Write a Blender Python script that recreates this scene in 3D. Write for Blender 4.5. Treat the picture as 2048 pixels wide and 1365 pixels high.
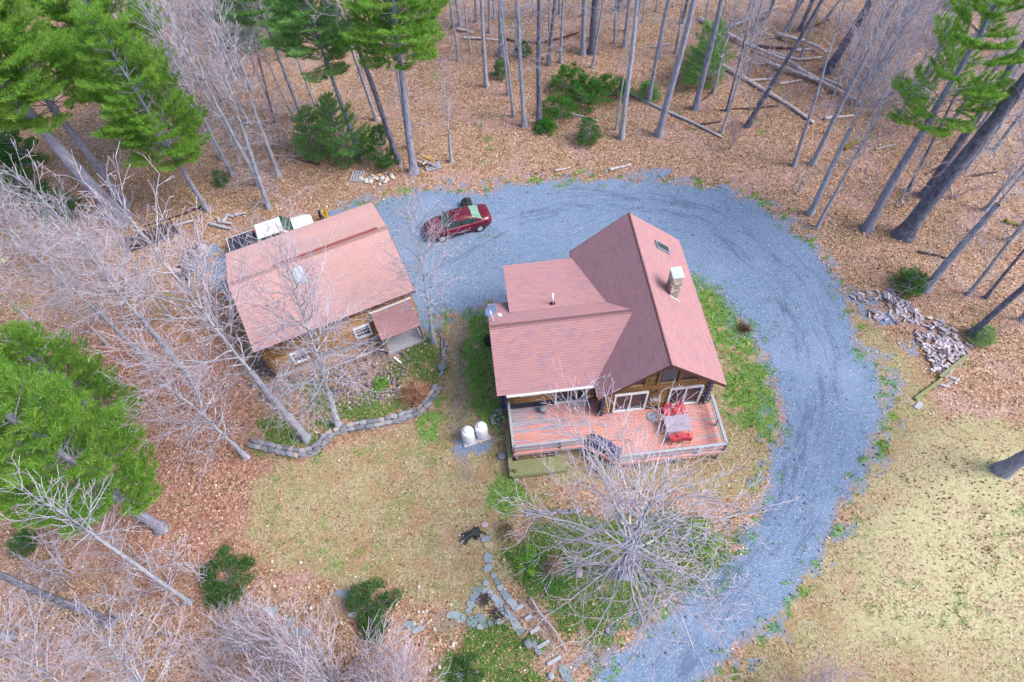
import bpy, bmesh, math, random
import numpy as np
from mathutils import Vector, Matrix, Euler

SC = bpy.context.scene
for o in list(bpy.data.objects): bpy.data.objects.remove(o, do_unlink=True)
COL = SC.collection
RNG = random.Random(7)
NR = np.random.default_rng(11)
R_ = math.radians

# ------------------------------------------------------------------ camera, sky, sun, exposure
FPX, PITCH, ROLL, CAMH = 1295.564, R_(57.0047), R_(5.0366), 35.4766
def make_camera():
    cd = bpy.data.cameras.new('camera'); cam = bpy.data.objects.new('camera', cd); COL.objects.link(cam)
    X = Vector((1, 0, 0)); U = Vector((0, math.sin(PITCH), math.cos(PITCH))); F = Vector((0, math.cos(PITCH), -math.sin(PITCH)))
    c, s = math.cos(ROLL), math.sin(ROLL)
    r = X*c - U*s; u = X*s + U*c; b = -F
    cam.matrix_world = Matrix(((r.x, u.x, b.x, 0), (r.y, u.y, b.y, 0), (r.z, u.z, b.z, CAMH), (0, 0, 0, 1)))
    cd.sensor_fit = 'HORIZONTAL'; cd.sensor_width = 36; cd.lens = 36*FPX/2048
    cd.clip_start = .5; cd.clip_end = 2000
    SC.camera = cam
make_camera()
SUN_EL, SUN_AZ = R_(50), R_(108)            # azimuth clockwise from +y
w = bpy.data.worlds.new('World'); SC.world = w; w.use_nodes = True
nt = w.node_tree; nt.nodes.clear()
sky = nt.nodes.new('ShaderNodeTexSky'); sky.sky_type = 'NISHITA'; sky.sun_disc = False
sky.sun_elevation = SUN_EL; sky.sun_rotation = SUN_AZ; sky.air_density = 1.0; sky.dust_density = 4.0; sky.ozone_density = 1.0
bg = nt.nodes.new('ShaderNodeBackground'); bg.inputs[1].default_value = .15
ou = nt.nodes.new('ShaderNodeOutputWorld')
nt.links.new(sky.outputs[0], bg.inputs[0]); nt.links.new(bg.outputs[0], ou.inputs[0])
sl = bpy.data.lights.new('sun', 'SUN'); sl.energy = 1.35; sl.angle = R_(26); sl.color = (1, .97, .93)
so = bpy.data.objects.new('sun', sl); COL.objects.link(so)
sd = Vector((math.sin(SUN_AZ)*math.cos(SUN_EL), math.cos(SUN_AZ)*math.cos(SUN_EL), math.sin(SUN_EL)))
so.rotation_euler = sd.to_track_quat('Z', 'Y').to_euler(); so.location = sd*60
SC.view_settings.view_transform = 'Standard'; SC.view_settings.look = 'None'
SC.view_settings.exposure = 1.13; SC.view_settings.gamma = 1; SC.view_settings.use_curve_mapping = False

# ------------------------------------------------------------------ photo pixel (2048 wide) -> point on a level plane
def at(px, py, z=0.0):
    a = px-1024; b = 682.5-py; c, s = math.cos(ROLL), math.sin(ROLL)
    sx = c*a+s*b; sy = -s*a+c*b
    dx = sx/FPX; dy = math.cos(PITCH)+sy/FPX*math.sin(PITCH); dz = -math.sin(PITCH)+sy/FPX*math.cos(PITCH)
    k = (z-CAMH)/dz
    return Vector((dx*k, dy*k, z))
def ray(px, py):
    return (at(px, py, 0)-Vector((0, 0, CAMH))).normalized()
def poly(pts): return [(at(x, y).x, at(x, y).y) for x, y in pts]

# ------------------------------------------------------------------ material helper
class NB:
    def __init__(s, name):
        s.m = bpy.data.materials.new(name); s.m.use_nodes = True; s.t = s.m.node_tree
        s.t.nodes.clear(); s.out = s.n('ShaderNodeOutputMaterial'); s.b = s.n('ShaderNodeBsdfPrincipled')
        s.l(s.b.outputs[0], s.out.inputs[0]); s.b.inputs['Specular IOR Level'].default_value = .25
        s._pos = None
    def n(s, t): return s.t.nodes.new(t)
    def l(s, a, b): s.t.links.new(a, b)
    def put(s, sock, v):
        if isinstance(v, (int, float)): sock.default_value = v
        elif isinstance(v, (tuple, list)): sock.default_value = (*v, 1) if len(v) == 3 and sock.type == 'RGBA' else v
        else: s.l(v, sock)
    def pos(s):
        if s._pos is None: s._pos = s.n('ShaderNodeNewGeometry').outputs['Position']
        return s._pos
    def obj(s): return s.n('ShaderNodeTexCoord').outputs['Object']
    def uv(s): return s.n('ShaderNodeTexCoord').outputs['UV']
    def island(s): return s.n('ShaderNodeNewGeometry').outputs['Random Per Island']
    def orand(s): return s.n('ShaderNodeObjectInfo').outputs['Random']
    def attr(s, name):
        a = s.n('ShaderNodeAttribute'); a.attribute_name = name; return a
    def noise(s, sc, det=2, co=None, rough=.5, out=0):
        a = s.n('ShaderNodeTexNoise'); a.inputs['Scale'].default_value = sc; a.inputs['Detail'].default_value = det
        a.inputs['Roughness'].default_value = rough; s.l(co or s.pos(), a.inputs['Vector']); return a.outputs[out]
    def vor(s, sc, co=None, out='Color', feat='F1'):
        a = s.n('ShaderNodeTexVoronoi'); a.feature = feat; a.inputs['Scale'].default_value = sc
        s.l(co or s.pos(), a.inputs['Vector']); return a.outputs[out]
    def white(s, co):
        a = s.n('ShaderNodeTexWhiteNoise'); a.noise_dimensions = '3D'; s.l(co, a.inputs['Vector']); return a.outputs['Value']
    def mapv(s, co, scale):
        a = s.n('ShaderNodeMapping'); a.inputs['Scale'].default_value = scale; s.l(co, a.inputs['Vector']); return a.outputs[0]
    def sep(s, c):
        a = s.n('ShaderNodeSeparateXYZ'); s.l(c, a.inputs[0]); return a.outputs
    def comb(s, x, y, z):
        a = s.n('ShaderNodeCombineXYZ')
        for i, v in enumerate((x, y, z)): s.put(a.inputs[i], v)
        return a.outputs[0]
    def math(s, op, a, b=0, c=0, clamp=False):
        m = s.n('ShaderNodeMath'); m.operation = op; m.use_clamp = clamp
        s.put(m.inputs[0], a); s.put(m.inputs[1], b); s.put(m.inputs[2], c); return m.outputs[0]
    def step(s, v, lo, hi):
        m = s.n('ShaderNodeMapRange'); m.interpolation_type = 'SMOOTHSTEP'
        s.put(m.inputs[0], v); m.inputs[1].default_value = lo; m.inputs[2].default_value = hi; return m.outputs[0]
    def mix(s, f, a, b, mode='MIX'):
        m = s.n('ShaderNodeMix'); m.data_type = 'RGBA'; m.blend_type = mode
        s.put(m.inputs[0], f); s.put(m.inputs[6], a); s.put(m.inputs[7], b); return m.outputs[2]
    def ramp(s, f, stops, const=False):
        r = s.n('ShaderNodeValToRGB'); cr = r.color_ramp
        if const: cr.interpolation = 'CONSTANT'
        while len(cr.elements) < len(stops): cr.elements.new(.5)
        for e, (p, c) in zip(cr.elements, stops): e.position = p; e.color = (*c, 1)
        s.put(r.inputs[0], f); return r.outputs[0]
    def bump(s, h, dist=.02, strength=.6):
        b = s.n('ShaderNodeBump'); b.inputs['Distance'].default_value = dist; b.inputs['Strength'].default_value = strength
        s.l(h, b.inputs['Height']); s.l(b.outputs[0], s.b.inputs['Normal'])
    def done(s, col, rough=.85, metal=0, **kw):
        s.put(s.b.inputs['Base Color'], col); s.put(s.b.inputs['Roughness'], rough); s.b.inputs['Metallic'].default_value = metal
        for k, v in kw.items(): s.b.inputs[k.replace('_', ' ')].default_value = v
        return s.m
def simple(name, col, rough=.8, var=.25, sc=6, metal=0, bump=0, **kw):
    b = NB(name); n = b.noise(sc, 4, b.obj())
    c = b.mix(n, tuple(x*(1-var) for x in col), tuple(min(1, x*(1+var)) for x in col))
    if bump: b.bump(n, bump)
    return b.done(c, rough, metal, **kw)
def lin(r, g, b):
    f = lambda v: (v/255/12.92 if v/255 <= .04045 else ((v/255+.055)/1.055)**2.4)
    return (f(r)*.65, f(g)*.65, f(b)*.65)     # photographed tone -> base colour under this exposure

# ------------------------------------------------------------------ mesh helpers
def new_mesh(name, V, Fc, mats=(), smooth=False, mi=None, uvs=None):
    me = bpy.data.meshes.new(name)
    if isinstance(V, np.ndarray) and isinstance(Fc, np.ndarray):
        me.vertices.add(len(V)); me.vertices.foreach_set('co', V.astype(np.float32).ravel())
        k = Fc.shape[1]; me.loops.add(Fc.size); me.loops.foreach_set('vertex_index', Fc.astype(np.int32).ravel())
        me.polygons.add(len(Fc)); me.polygons.foreach_set('loop_start', (np.arange(len(Fc))*k).astype(np.int32))
        me.polygons.foreach_set('loop_total', np.full(len(Fc), k, np.int32))
        if mi is not None: me.polygons.foreach_set('material_index', mi.astype(np.int32))
        me.update(calc_edges=True)
    else:
        me.from_pydata([tuple(v) for v in V], [], Fc)
        if mi is not None:
            for p, m in zip(me.polygons, mi): p.material_index = m
    if smooth: me.polygons.foreach_set('use_smooth', [True]*len(me.polygons))
    for m in mats: me.materials.append(m)
    if uvs is not None:
        u = me.uv_layers.new(name='UVMap'); u.data.foreach_set('uv', np.asarray(uvs, np.float32).ravel())
    return me
def link(name, me, parent=None, loc=None, rot=None, scale=None):
    o = bpy.data.objects.new(name, me); COL.objects.link(o)
    if parent is not None: o.parent = parent
    if loc is not None: o.location = loc
    if rot is not None: o.rotation_euler = rot
    if scale is not None: o.scale = scale
    return o
def tag(o, label=None, cat=None, group=None, kind=None):
    if label: o['label'] = label
    if cat: o['category'] = cat
    if group: o['group'] = group
    if kind: o['kind'] = kind
    return o
def thing(name, label, cat, loc=(0, 0, 0), rz=0, group=None):
    o = link(name, None, None, loc, (0, 0, rz)); o.empty_display_size = .3
    return tag(o, label, cat, group)
class MB:
    def __init__(s): s.V = []; s.F = []; s.M = []
    def add(s, V, Fc, m=0):
        k = len(s.V); s.V += [Vector(v) for v in V]; s.F += [tuple(i+k for i in f) for f in Fc]; s.M += [m]*len(Fc); return s
    def box(s, x0, x1, y0, y1, z0, z1, m=0, M=None):
        V = [Vector((x, y, z)) for z in (z0, z1) for x, y in ((x0, y0), (x1, y0), (x1, y1), (x0, y1))]
        if M is not None: V = [M @ v for v in V]
        return s.add(V, [(3, 2, 1, 0), (4, 5, 6, 7), (0, 1, 5, 4), (1, 2, 6, 5), (2, 3, 7, 6), (3, 0, 4, 7)], m)
    def tube(s, a, b, r0, r1=None, n=8, m=0, cap=True):
        a = Vector(a); b = Vector(b); r1 = r0 if r1 is None else r1
        d = (b-a).normalized(); u = d.orthogonal().normalized(); v = d.cross(u)
        V = [a+(u*math.cos(t)+v*math.sin(t))*r0 for t in [2*math.pi*i/n for i in range(n)]]
        V += [b+(u*math.cos(t)+v*math.sin(t))*r1 for t in [2*math.pi*i/n for i in range(n)]]
        Fc = [(i, (i+1) % n, n+(i+1) % n, n+i) for i in range(n)]
        if cap: Fc += [tuple(range(n-1, -1, -1)), tuple(range(n, 2*n))]
        return s.add(V, Fc, m)
    def lathe(s, prof, n=16, m=0, c=(0, 0, 0)):
        c = Vector(c); V = []; Fc = []
        for r, z in prof: V += [c+Vector((r*math.cos(2*math.pi*i/n), r*math.sin(2*math.pi*i/n), z)) for i in range(n)]
        for k in range(len(prof)-1):
            Fc += [(k*n+i, k*n+(i+1) % n, (k+1)*n+(i+1) % n, (k+1)*n+i) for i in range(n)]
        Fc += [tuple(range(n-1, -1, -1)), tuple((len(prof)-1)*n+i for i in range(n))]
        return s.add(V, Fc, m)
    def prism(s, pts, h, m=0):           # pts: list of 3d points (planar), h: Vector extrusion
        k = len(pts); P = [Vector(p) for p in pts]; h = Vector(h)
        return s.add(P+[p+h for p in P], [tuple(range(k-1, -1, -1)), tuple(range(k, 2*k))]+[(i, (i+1) % k, k+(i+1) % k, k+i) for i in range(k)], m)
    def build(s, name, mats, parent=None, smooth=False, bevel=0, **kw):
        if not isinstance(mats, (list, tuple)): mats = [mats]
        me = new_mesh(name, s.V, s.F, mats, smooth, s.M)
        bm = bmesh.new(); bm.from_mesh(me); bmesh.ops.recalc_face_normals(bm, faces=bm.faces)
        if bevel: bmesh.ops.bevel(bm, geom=bm.edges[:], offset=bevel, segments=2, affect='EDGES', clamp_overlap=True)
        bm.to_mesh(me); bm.free()
        if smooth: me.polygons.foreach_set('use_smooth', [True]*len(me.polygons))
        return link(name, me, parent, **kw)

def tubes_np(P0, P1, R0, R1, n=3):
    """every segment an n-sided prism, vectorised"""
    P0 = np.asarray(P0, float); P1 = np.asarray(P1, float); R0 = np.asarray(R0); R1 = np.asarray(R1)
    d = P1-P0; d /= np.linalg.norm(d, axis=1, keepdims=True)+1e-9
    ref = np.where(np.abs(d[:, 2:3]) > .9, np.array([[1., 0, 0]]), np.array([[0, 0, 1.]]))
    u = np.cross(d, ref); u /= np.linalg.norm(u, axis=1, keepdims=True)+1e-9; v = np.cross(d, u)
    N = len(P0); V = np.zeros((N, 2*n, 3))
    for i in range(n):
        t = 2*math.pi*i/n; off = u*math.cos(t)+v*math.sin(t)
        V[:, i] = P0+off*R0[:, None]; V[:, n+i] = P1+off*R1[:, None]
    base = (np.arange(N)*2*n)[:, None]
    Fc = np.concatenate([base+np.array([[i, (i+1) % n, n+(i+1) % n, n+i]]) for i in range(n)], 1).reshape(-1, 4)
    return V.reshape(-1, 3), Fc

def vnoise(x, y, sc, seed=0):
    g = np.random.default_rng(seed).random((256, 256))
    X = x*sc+1000.37; Y = y*sc+1000.71
    xi = np.floor(X).astype(int); yi = np.floor(Y).astype(int); fx = X-xi; fy = Y-yi
    fx = fx*fx*(3-2*fx); fy = fy*fy*(3-2*fy)
    a = g[xi % 256, yi % 256]; b = g[(xi+1) % 256, yi % 256]; c = g[xi % 256, (yi+1) % 256]; d = g[(xi+1) % 256, (yi+1) % 256]
    return (a*(1-fx)+b*fx)*(1-fy)+(c*(1-fx)+d*fx)*fy
def sdist(x, y, P):
    """signed distance to polygon (positive inside)"""
    d = np.full(x.shape, 1e9); ins = np.zeros(x.shape, bool); k = len(P)
    for i in range(k):
        ax, ay = P[i]; bx, by = P[(i+1) % k]; ex, ey = bx-ax, by-ay
        t = np.clip(((x-ax)*ex+(y-ay)*ey)/(ex*ex+ey*ey+1e-9), 0, 1)
        d = np.minimum(d, np.hypot(x-ax-t*ex, y-ay-t*ey))
        cr = ((ay > y) != (by > y)) & (x < (bx-ax)*(y-ay)/(by-ay+1e-12)+ax)
        ins ^= cr
    return np.where(ins, d, -d)
def ldist(x, y, P):
    d = np.full(x.shape, 1e9)
    for i in range(len(P)-1):
        ax, ay = P[i]; bx, by = P[i+1]; ex, ey = bx-ax, by-ay
        t = np.clip(((x-ax)*ex+(y-ay)*ey)/(ex*ex+ey*ey+1e-9), 0, 1)
        d = np.minimum(d, np.hypot(x-ax-t*ex, y-ay-t*ey))
    return d
def sstep(v, lo, hi):
    t = np.clip((v-lo)/(hi-lo), 0, 1); return t*t*(3-2*t)

# ------------------------------------------------------------------ regions of the ground
DRIVE = poly([(1050,1470),(1190,1365),(1240,1300),(1290,1255),(1360,1208),(1420,1165),(1480,1105),(1522,1035),(1546,960),(1560,880),(1562,810),(1545,740),(1512,680),(1470,615),(1430,575),(1385,545),
   (1300,570),(1150,600),(1000,602),(950,618),(905,622),(872,640),(840,655),(800,600),(740,500),(700,440),(720,415),(760,398),(850,385),(900,376),(930,392),(965,385),(1040,370),(1180,364),(1290,362),
   (1380,368),(1450,380),(1505,402),(1560,440),(1620,490),(1655,540),(1688,600),(1700,640),(1705,680),(1722,705),(1752,725),(1768,790),(1755,860),(1722,930),(1690,1000),(1660,1060),(1600,1140),
   (1560,1210),(1500,1270),(1450,1320),(1400,1365),(1300,1470)])
GRAV2 = [poly([(395,510),(430,490),(455,500),(500,560),(520,620),(470,605),(425,585),(400,560)]),
         poly([(640,420),(690,405),(730,400),(760,398),(700,440),(660,450)]),
         poly([(1700,620),(1735,600),(1790,620),(1780,650),(1740,650)]), poly([(1780,672),(1830,678),(1850,720),(1810,712)]),
         poly([(910,885),(925,878),(985,870),(990,885),(960,898),(925,905)]),
         poly([(1290,345),(1345,338),(1330,365),(1290,365)]), poly([(1410,365),(1460,372),(1540,410),(1500,410),(1440,385)]),
         ]
PATHB = [poly([(1040,1205),(1060,1195),(1090,1225),(1130,1330),(1110,1345),(1085,1290),(1055,1240)]), poly([(640,1190),(700,1180),(730,1220),(650,1240)]), poly([(860,1225),(1010,1235),(1005,1265),(880,1260)])]
LAWNL = poly([(490,1075),(520,970),(560,930),(640,912),(700,885),(830,855),(880,800),(905,740),(885,690),(872,645),(910,618),(975,612),(985,780),(1010,800),(1020,940),(1080,948),(1110,1010),(1050,1040),(1020,1100),(1010,1180),(980,1230),(940,1240),(900,1200),(780,1185),(640,1150),(540,1130)])
LAWNH = poly([(1370,530),(1440,570),(1500,650),(1545,740),(1565,830),(1555,900),(1535,1000),(1500,1010),(1440,990),(1250,970),(1060,950),(1030,900),(1200,850),(1380,800)])
LAWNR = poly([(1700,610),(1760,660),(1830,720),(1860,770),(1870,835),(1930,838),(2048,850),(2300,870),(2400,1500),(1200,1600),(1390,1375),(1480,1300),(1590,1160),(1680,1040),(1740,900),(1762,800),(1715,705)])
GREENS = [poly([(1040,1075),(1100,1050),(1160,1040),(1300,1030),(1440,1045),(1470,1080),(1440,1130),(1350,1190),(1290,1250),(1180,1280),(1140,1260),(1070,1190),(1030,1130)]),
          poly([(885,1390),(890,1320),(930,1262),(1000,1245),(1065,1290),(1110,1390)]),
          poly([(800,740),(830,700),(860,685),(890,705),(885,760),(830,790),(800,765)]),
          poly([(690,810),(760,800),(830,800),(850,815),(700,850),(680,830)]), poly([(600,770),(650,760),(660,800),(620,810)]),
          poly([(515,850),(560,820),(600,860),(660,840),(680,850),(640,890),(600,905),(530,890)])]
GRASSY = [poly([(1385,545),(1420,565),(1475,625),(1520,700),(1545,760),(1558,840),(1545,880),(1480,860),(1440,800),(1460,740),(1400,600)]),
          poly([(935,625),(978,615),(990,790),(1010,830),(1000,860),(950,840),(925,780)]),
          poly([(985,940),(1030,950),(1060,1000),(1030,1030),(990,1010)]), poly([(830,830),(890,790),(880,860),(850,880)])]
PINK = poly([(150,680),(330,620),(500,720),(560,800),(520,860),(560,930),(520,970),(480,1080),(380,1200),(200,1100),(260,960),(140,780)])
STRAW = poly([(1760,1000),(1850,900),(1960,860),(2100,900),(2200,1300),(1900,1330),(1700,1250)])
STRAW2 = poly([(560,1000),(640,960),(760,960),(740,1030),(620,1080),(560,1060)])
BARE = poly([(905,640),(935,630),(945,760),(925,900),(950,960),(920,960),(900,850),(915,740)])
COBBLE = poly([(500,700),(560,760),(640,740),(760,690),(800,705),(850,690),(830,720),(800,770),(800,810),(700,815),(660,800),(600,770),(560,830),(510,800)])
TRACKS = [[(at(x, y).x, at(x, y).y) for x, y in L] for L in (
    [(900,520),(1000,450),(1150,410),(1300,420),(1400,440),(1480,500),(1560,580),(1610,700),(1620,800),(1600,900),(1575,1000),(1500,1100),(1420,1200),(1300,1330)],
    [(960,470),(1150,385),(1350,400),(1450,420),(1540,490),(1620,590),(1660,700),(1665,800),(1650,900),(1620,1030),(1570,1110),(1480,1210),(1360,1340)])]

def ltrack(x, y, P):
    d = np.full(x.shape, 1e9); al = np.zeros(x.shape); sg = np.ones(x.shape); acc = 0
    for i in range(len(P)-1):
        ax, ay = P[i]; bx, by = P[i+1]; ex, ey = bx-ax, by-ay; L = math.hypot(ex, ey)
        t = np.clip(((x-ax)*ex+(y-ay)*ey)/(L*L), 0, 1); q = np.hypot(x-ax-t*ex, y-ay-t*ey); k = q < d
        d = np.where(k, q, d); al = np.where(k, acc+t*L, al); sg = np.where(k, np.sign(ex*(y-ay)-ey*(x-ax)), sg); acc += L
    return d*sg, al
def masks(x, y):
    w1 = (vnoise(x, y, 1.1, 1)-.5)*.9+(vnoise(x, y, 3.7, 2)-.5)*.45
    m = {}
    gd = sdist(x, y, DRIVE)
    g = sstep(gd+w1*.9, -1.0, .7)
    for P in GRAV2: g = np.maximum(g, sstep(sdist(x, y, P)+w1*1.1, -.5, .45)*(.34+.5*(vnoise(x, y, 2.2, 77) > .35)))
    fringe = sstep(-np.abs(gd+.6), -1.8, 0)*(vnoise(x, y, 2.2, 5) > .6)
    m['gravel'] = np.clip(np.maximum(g, fringe*.55), 0, 1)
    m['lawn'] = np.maximum.reduce([sstep(sdist(x, y, P)+w1, -1.1, .9) for P in (LAWNL, LAWNH, LAWNR)])
    gr = np.maximum.reduce([sstep(sdist(x, y, P)+w1*1.5, -1.1, .8) for P in GREENS])*(.45+.55*sstep(vnoise(x, y, .8, 61)*.6+vnoise(x, y, 3.3, 62)*.4, .3, .5))
    m['cover'] = gr
    ga = np.maximum.reduce([sstep(sdist(x, y, P)+w1, -.6, .5) for P in GRASSY])
    clump = sstep(vnoise(x, y, 1.4, 8)*.5+vnoise(x, y, 4.5, 9)*.5, .24, .44)
    ga = ga*clump
    rare = sstep(vnoise(x, y, .45, 14), .35, .7)*sstep(vnoise(x, y, 3.1, 15), .5, .75)*m['lawn']*.5*(vnoise(x, y, .2, 99) > .35)
    edge = sstep(-np.abs(gd+.1), -1.5, -.3)*sstep(vnoise(x, y, 2.4, 17), .6, .8)*.9
    moss = sstep(vnoise(x, y, .35, 24), .62, .9)*sstep(vnoise(x, y, 2.3, 25), .5, .8)*.55*(1-m['lawn'])
    m['grass'] = np.clip(np.maximum.reduce([ga, rare, edge, moss]), 0, 1)*(1-m['cover'])
    m['pink'] = sstep(sdist(x, y, PINK)+w1, -2.5, 2.5)
    m['straw'] = np.maximum(sstep(sdist(x, y, STRAW)+w1, -3, 3), sstep(sdist(x, y, STRAW2)+w1, -2, 2)*.18)
    (d0, a0), (d1, a1) = ltrack(x, y, TRACKS[0]), ltrack(x, y, TRACKS[1])
    tr = np.minimum(np.abs(d0), np.abs(d1))
    m['track'] = sstep(-tr, -.95, -.25)
    m['td'] = d0; m['ta'] = a0
    m['bare'] = np.maximum(sstep(sdist(x, y, BARE)+w1*.4, -.5, .4), sstep(sdist(x, y, COBBLE), -.4, .3)*.9)
    for P in PATHB: m['bare'] = np.maximum(m['bare'], sstep(sdist(x, y, P)+w1*.4, -.3, .3))
    return m

# ------------------------------------------------------------------ ground sheet: one fine grid, split by what covers it
def ground_material():
    b = NB('ground_surface')
    P = b.pos()
    A = b.attr('mask_a').outputs['Color']; B = b.attr('mask_b').outputs['Color']; C = b.attr('mask_c').outputs['Color']
    aS = b.n('ShaderNodeSeparateColor'); b.l(A, aS.inputs[0]); bS = b.n('ShaderNodeSeparateColor'); b.l(B, bS.inputs[0]); cS = b.n('ShaderNodeSeparateColor'); b.l(C, cS.inputs[0])
    lawn, cover, gravel = aS.outputs; grass, pink, straw = bS.outputs; track, bare, _x = cS.outputs
    nb = b.noise(9, 3); nf = b.noise(22, 2); big = b.noise(.35, 3); mid = b.noise(1.6, 4)
    wob = b.math('MULTIPLY', b.math('SUBTRACT', nb, .5), .9)
    wob2 = b.math('MULTIPLY', b.math('SUBTRACT', nf, .5), .9)
    dith = b.math('MULTIPLY', b.math('SUBTRACT', b.math('ADD', b.math('MULTIPLY', b.sep(b.vor(17))[2], .6), b.math('MULTIPLY', b.noise(5, 5, rough=.7), .4)), .5), 1.0)
    def sh(m, lo=.35, hi=.65, ww=wob): return b.step(b.math('ADD', m, ww), lo, hi)
    # leaf litter
    v1 = b.sep(b.vor(11.5)); v2 = b.sep(b.vor(21))
    tan = b.ramp(v1[0], [(0, lin(76,56,50)), (.14, lin(122,90,76)), (.34, lin(168,130,108)), (.58, lin(194,156,132)), (.8, lin(216,184,160)), (.94, lin(232,212,186)), (1, lin(245,232,214))])
    fine = b.ramp(v2[1], [(0, lin(62,44,40)), (.35, lin(144,104,84)), (.7, lin(196,154,126)), (1, lin(234,208,182))])
    leaf = b.mix(.45, tan, fine)
    leaf = b.mix(b.step(mid, .40, .68), leaf, b.mix(.45, leaf, lin(146,112,88)))
    leaf = b.mix(b.step(big, .46, .7), leaf, b.mix(.35, leaf, lin(200,164,170)))
    leaf = b.mix(b.math('MULTIPLY', b.step(b.noise(.23, 4), .54, .66), .4), leaf, b.mix(.5, leaf, lin(120,112,64)))
    leaf = b.mix(b.math('MULTIPLY', b.step(b.noise(.9, 5, rough=.7), .58, .7), .5), leaf, b.mix(.55, leaf, lin(96,66,56)))
    pk = b.ramp(v1[1], [(0, lin(84,54,52)), (.3, lin(142,98,88)), (.6, lin(176,128,114)), (.88, lin(202,156,140)), (1, lin(228,190,168))])
    leaf = b.mix(b.math('MULTIPLY', pink, .8), leaf, pk)
    # lawn
    st = b.ramp(b.math('ADD', b.math('MULTIPLY', b.noise(5, 5, rough=.7), .6), b.math('MULTIPLY', v2[0], .4)), [(.22, lin(110,102,78)), (.4, lin(150,140,106)), (.55, lin(178,168,132)), (.72, lin(200,190,154)), (.9, lin(228,218,186))])
    st = b.mix(b.step(b.noise(.7, 4), .46, .62), st, b.mix(.5, st, lin(170,132,100)))
    st = b.mix(b.step(b.noise(.8, 3, out=0), .52, .66), st, b.mix(.5, st, lin(128,136,80)))
    pale = b.ramp(b.noise(7, 4), [(.3, lin(186,184,138)), (.5, lin(210,206,164)), (.75, lin(232,228,194))])
    st = b.mix(b.math('MULTIPLY', straw, .75), st, pale)
    leafy = b.step(b.math('ADD', v1[2], b.math('MULTIPLY', b.math('SUBTRACT', b.noise(.6, 3), .5), 1.4)), .78, .82)
    st = b.mix(b.math('MULTIPLY', leafy, .75), st, leaf)
    col = b.mix(sh(lawn, .2, .8), leaf, st)
    # bare soil
    so_ = b.ramp(b.noise(14, 4), [(.3, lin(112,98,94)), (.6, lin(172,156,148)), (.8, lin(205,194,188))])
    col = b.mix(b.math('MULTIPLY', sh(bare), .6), col, so_)
    # grass and evergreen cover
    gg = b.ramp(b.noise(16, 4, rough=.7), [(.25, lin(70,118,48)), (.45, lin(102,156,66)), (.6, lin(134,180,88)), (.8, lin(176,190,116))])
    col = b.mix(b.math('MULTIPLY', sh(grass, .35, .7), .85), col, gg)
    cv = b.ramp(b.noise(16, 4, rough=.7), [(.25, lin(66,88,46)), (.5, lin(100,134,64)), (.7, lin(142,142,92))])
    cv = b.mix(b.step(v1[1], .8, .84), cv, leaf)
    col = b.mix(b.math('MULTIPLY', sh(cover, .3, .6), .9), col, cv)
    # gravel
    g1 = b.sep(b.vor(26)); g2 = b.sep(b.vor(60))
    gv = b.ramp(b.math('ADD', b.math('MULTIPLY', g1[0], .5), b.math('MULTIPLY', g2[0], .5)), [(0, lin(72,92,120)), (.25, lin(102,126,158)), (.5, lin(124,150,184)), (.8, lin(148,172,204)), (1, lin(208,218,234))])
    gv = b.mix(b.step(b.noise(.55, 4), .42, .66), gv, b.mix(.5, gv, lin(130,152,184)))
    ts = b.mapv(b.attr('track_st').outputs['Vector'], (3.2, .42, 1)); ts2 = b.mapv(b.attr('track_st').outputs['Vector'], (1.1, .16, 1))
    strk = b.math('ADD', b.math('MULTIPLY', b.noise(1, 5, ts, .7), .65), b.math('MULTIPLY', b.noise(1, 3, ts2), .35))
    strk = b.math('ADD', strk, b.math('MULTIPLY', track, .09))
    gv = b.mix(b.math('MULTIPLY', b.step(strk, .55, .67), .55), gv, lin(84,100,134))
    gv = b.mix(b.math('MULTIPLY', b.step(strk, .5, .38), .0), gv, gv)
    gv = b.mix(b.math('MULTIPLY', b.step(b.noise(3.4, 5, rough=.8), .56, .66), .6), gv, lin(80,98,122))
    gv = b.mix(b.math('MULTIPLY', b.step(b.noise(.28, 3), .5, .7), .35), gv, lin(156,176,212))
    gv = b.mix(b.step(g1[1], .985, .99), gv, lin(215,215,225))
    gv = b.mix(b.math('MULTIPLY', b.step(b.noise(2.2, 4), .62, .75), .35), gv, lin(196,168,160))
    col = b.mix(sh(gravel, .42, .62, dith), col, gv)
    col = b.mix(b.math('MULTIPLY', b.math('MULTIPLY', sh(grass, .45, .8), gravel), .7), col, gg)
    h = b.math('ADD', b.math('MULTIPLY', v1[0], .5), b.math('MULTIPLY', b.noise(30, 3), .5))
    b.bump(h, .03, .7)
    return b.done(col, .95)
GM = ground_material()
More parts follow.
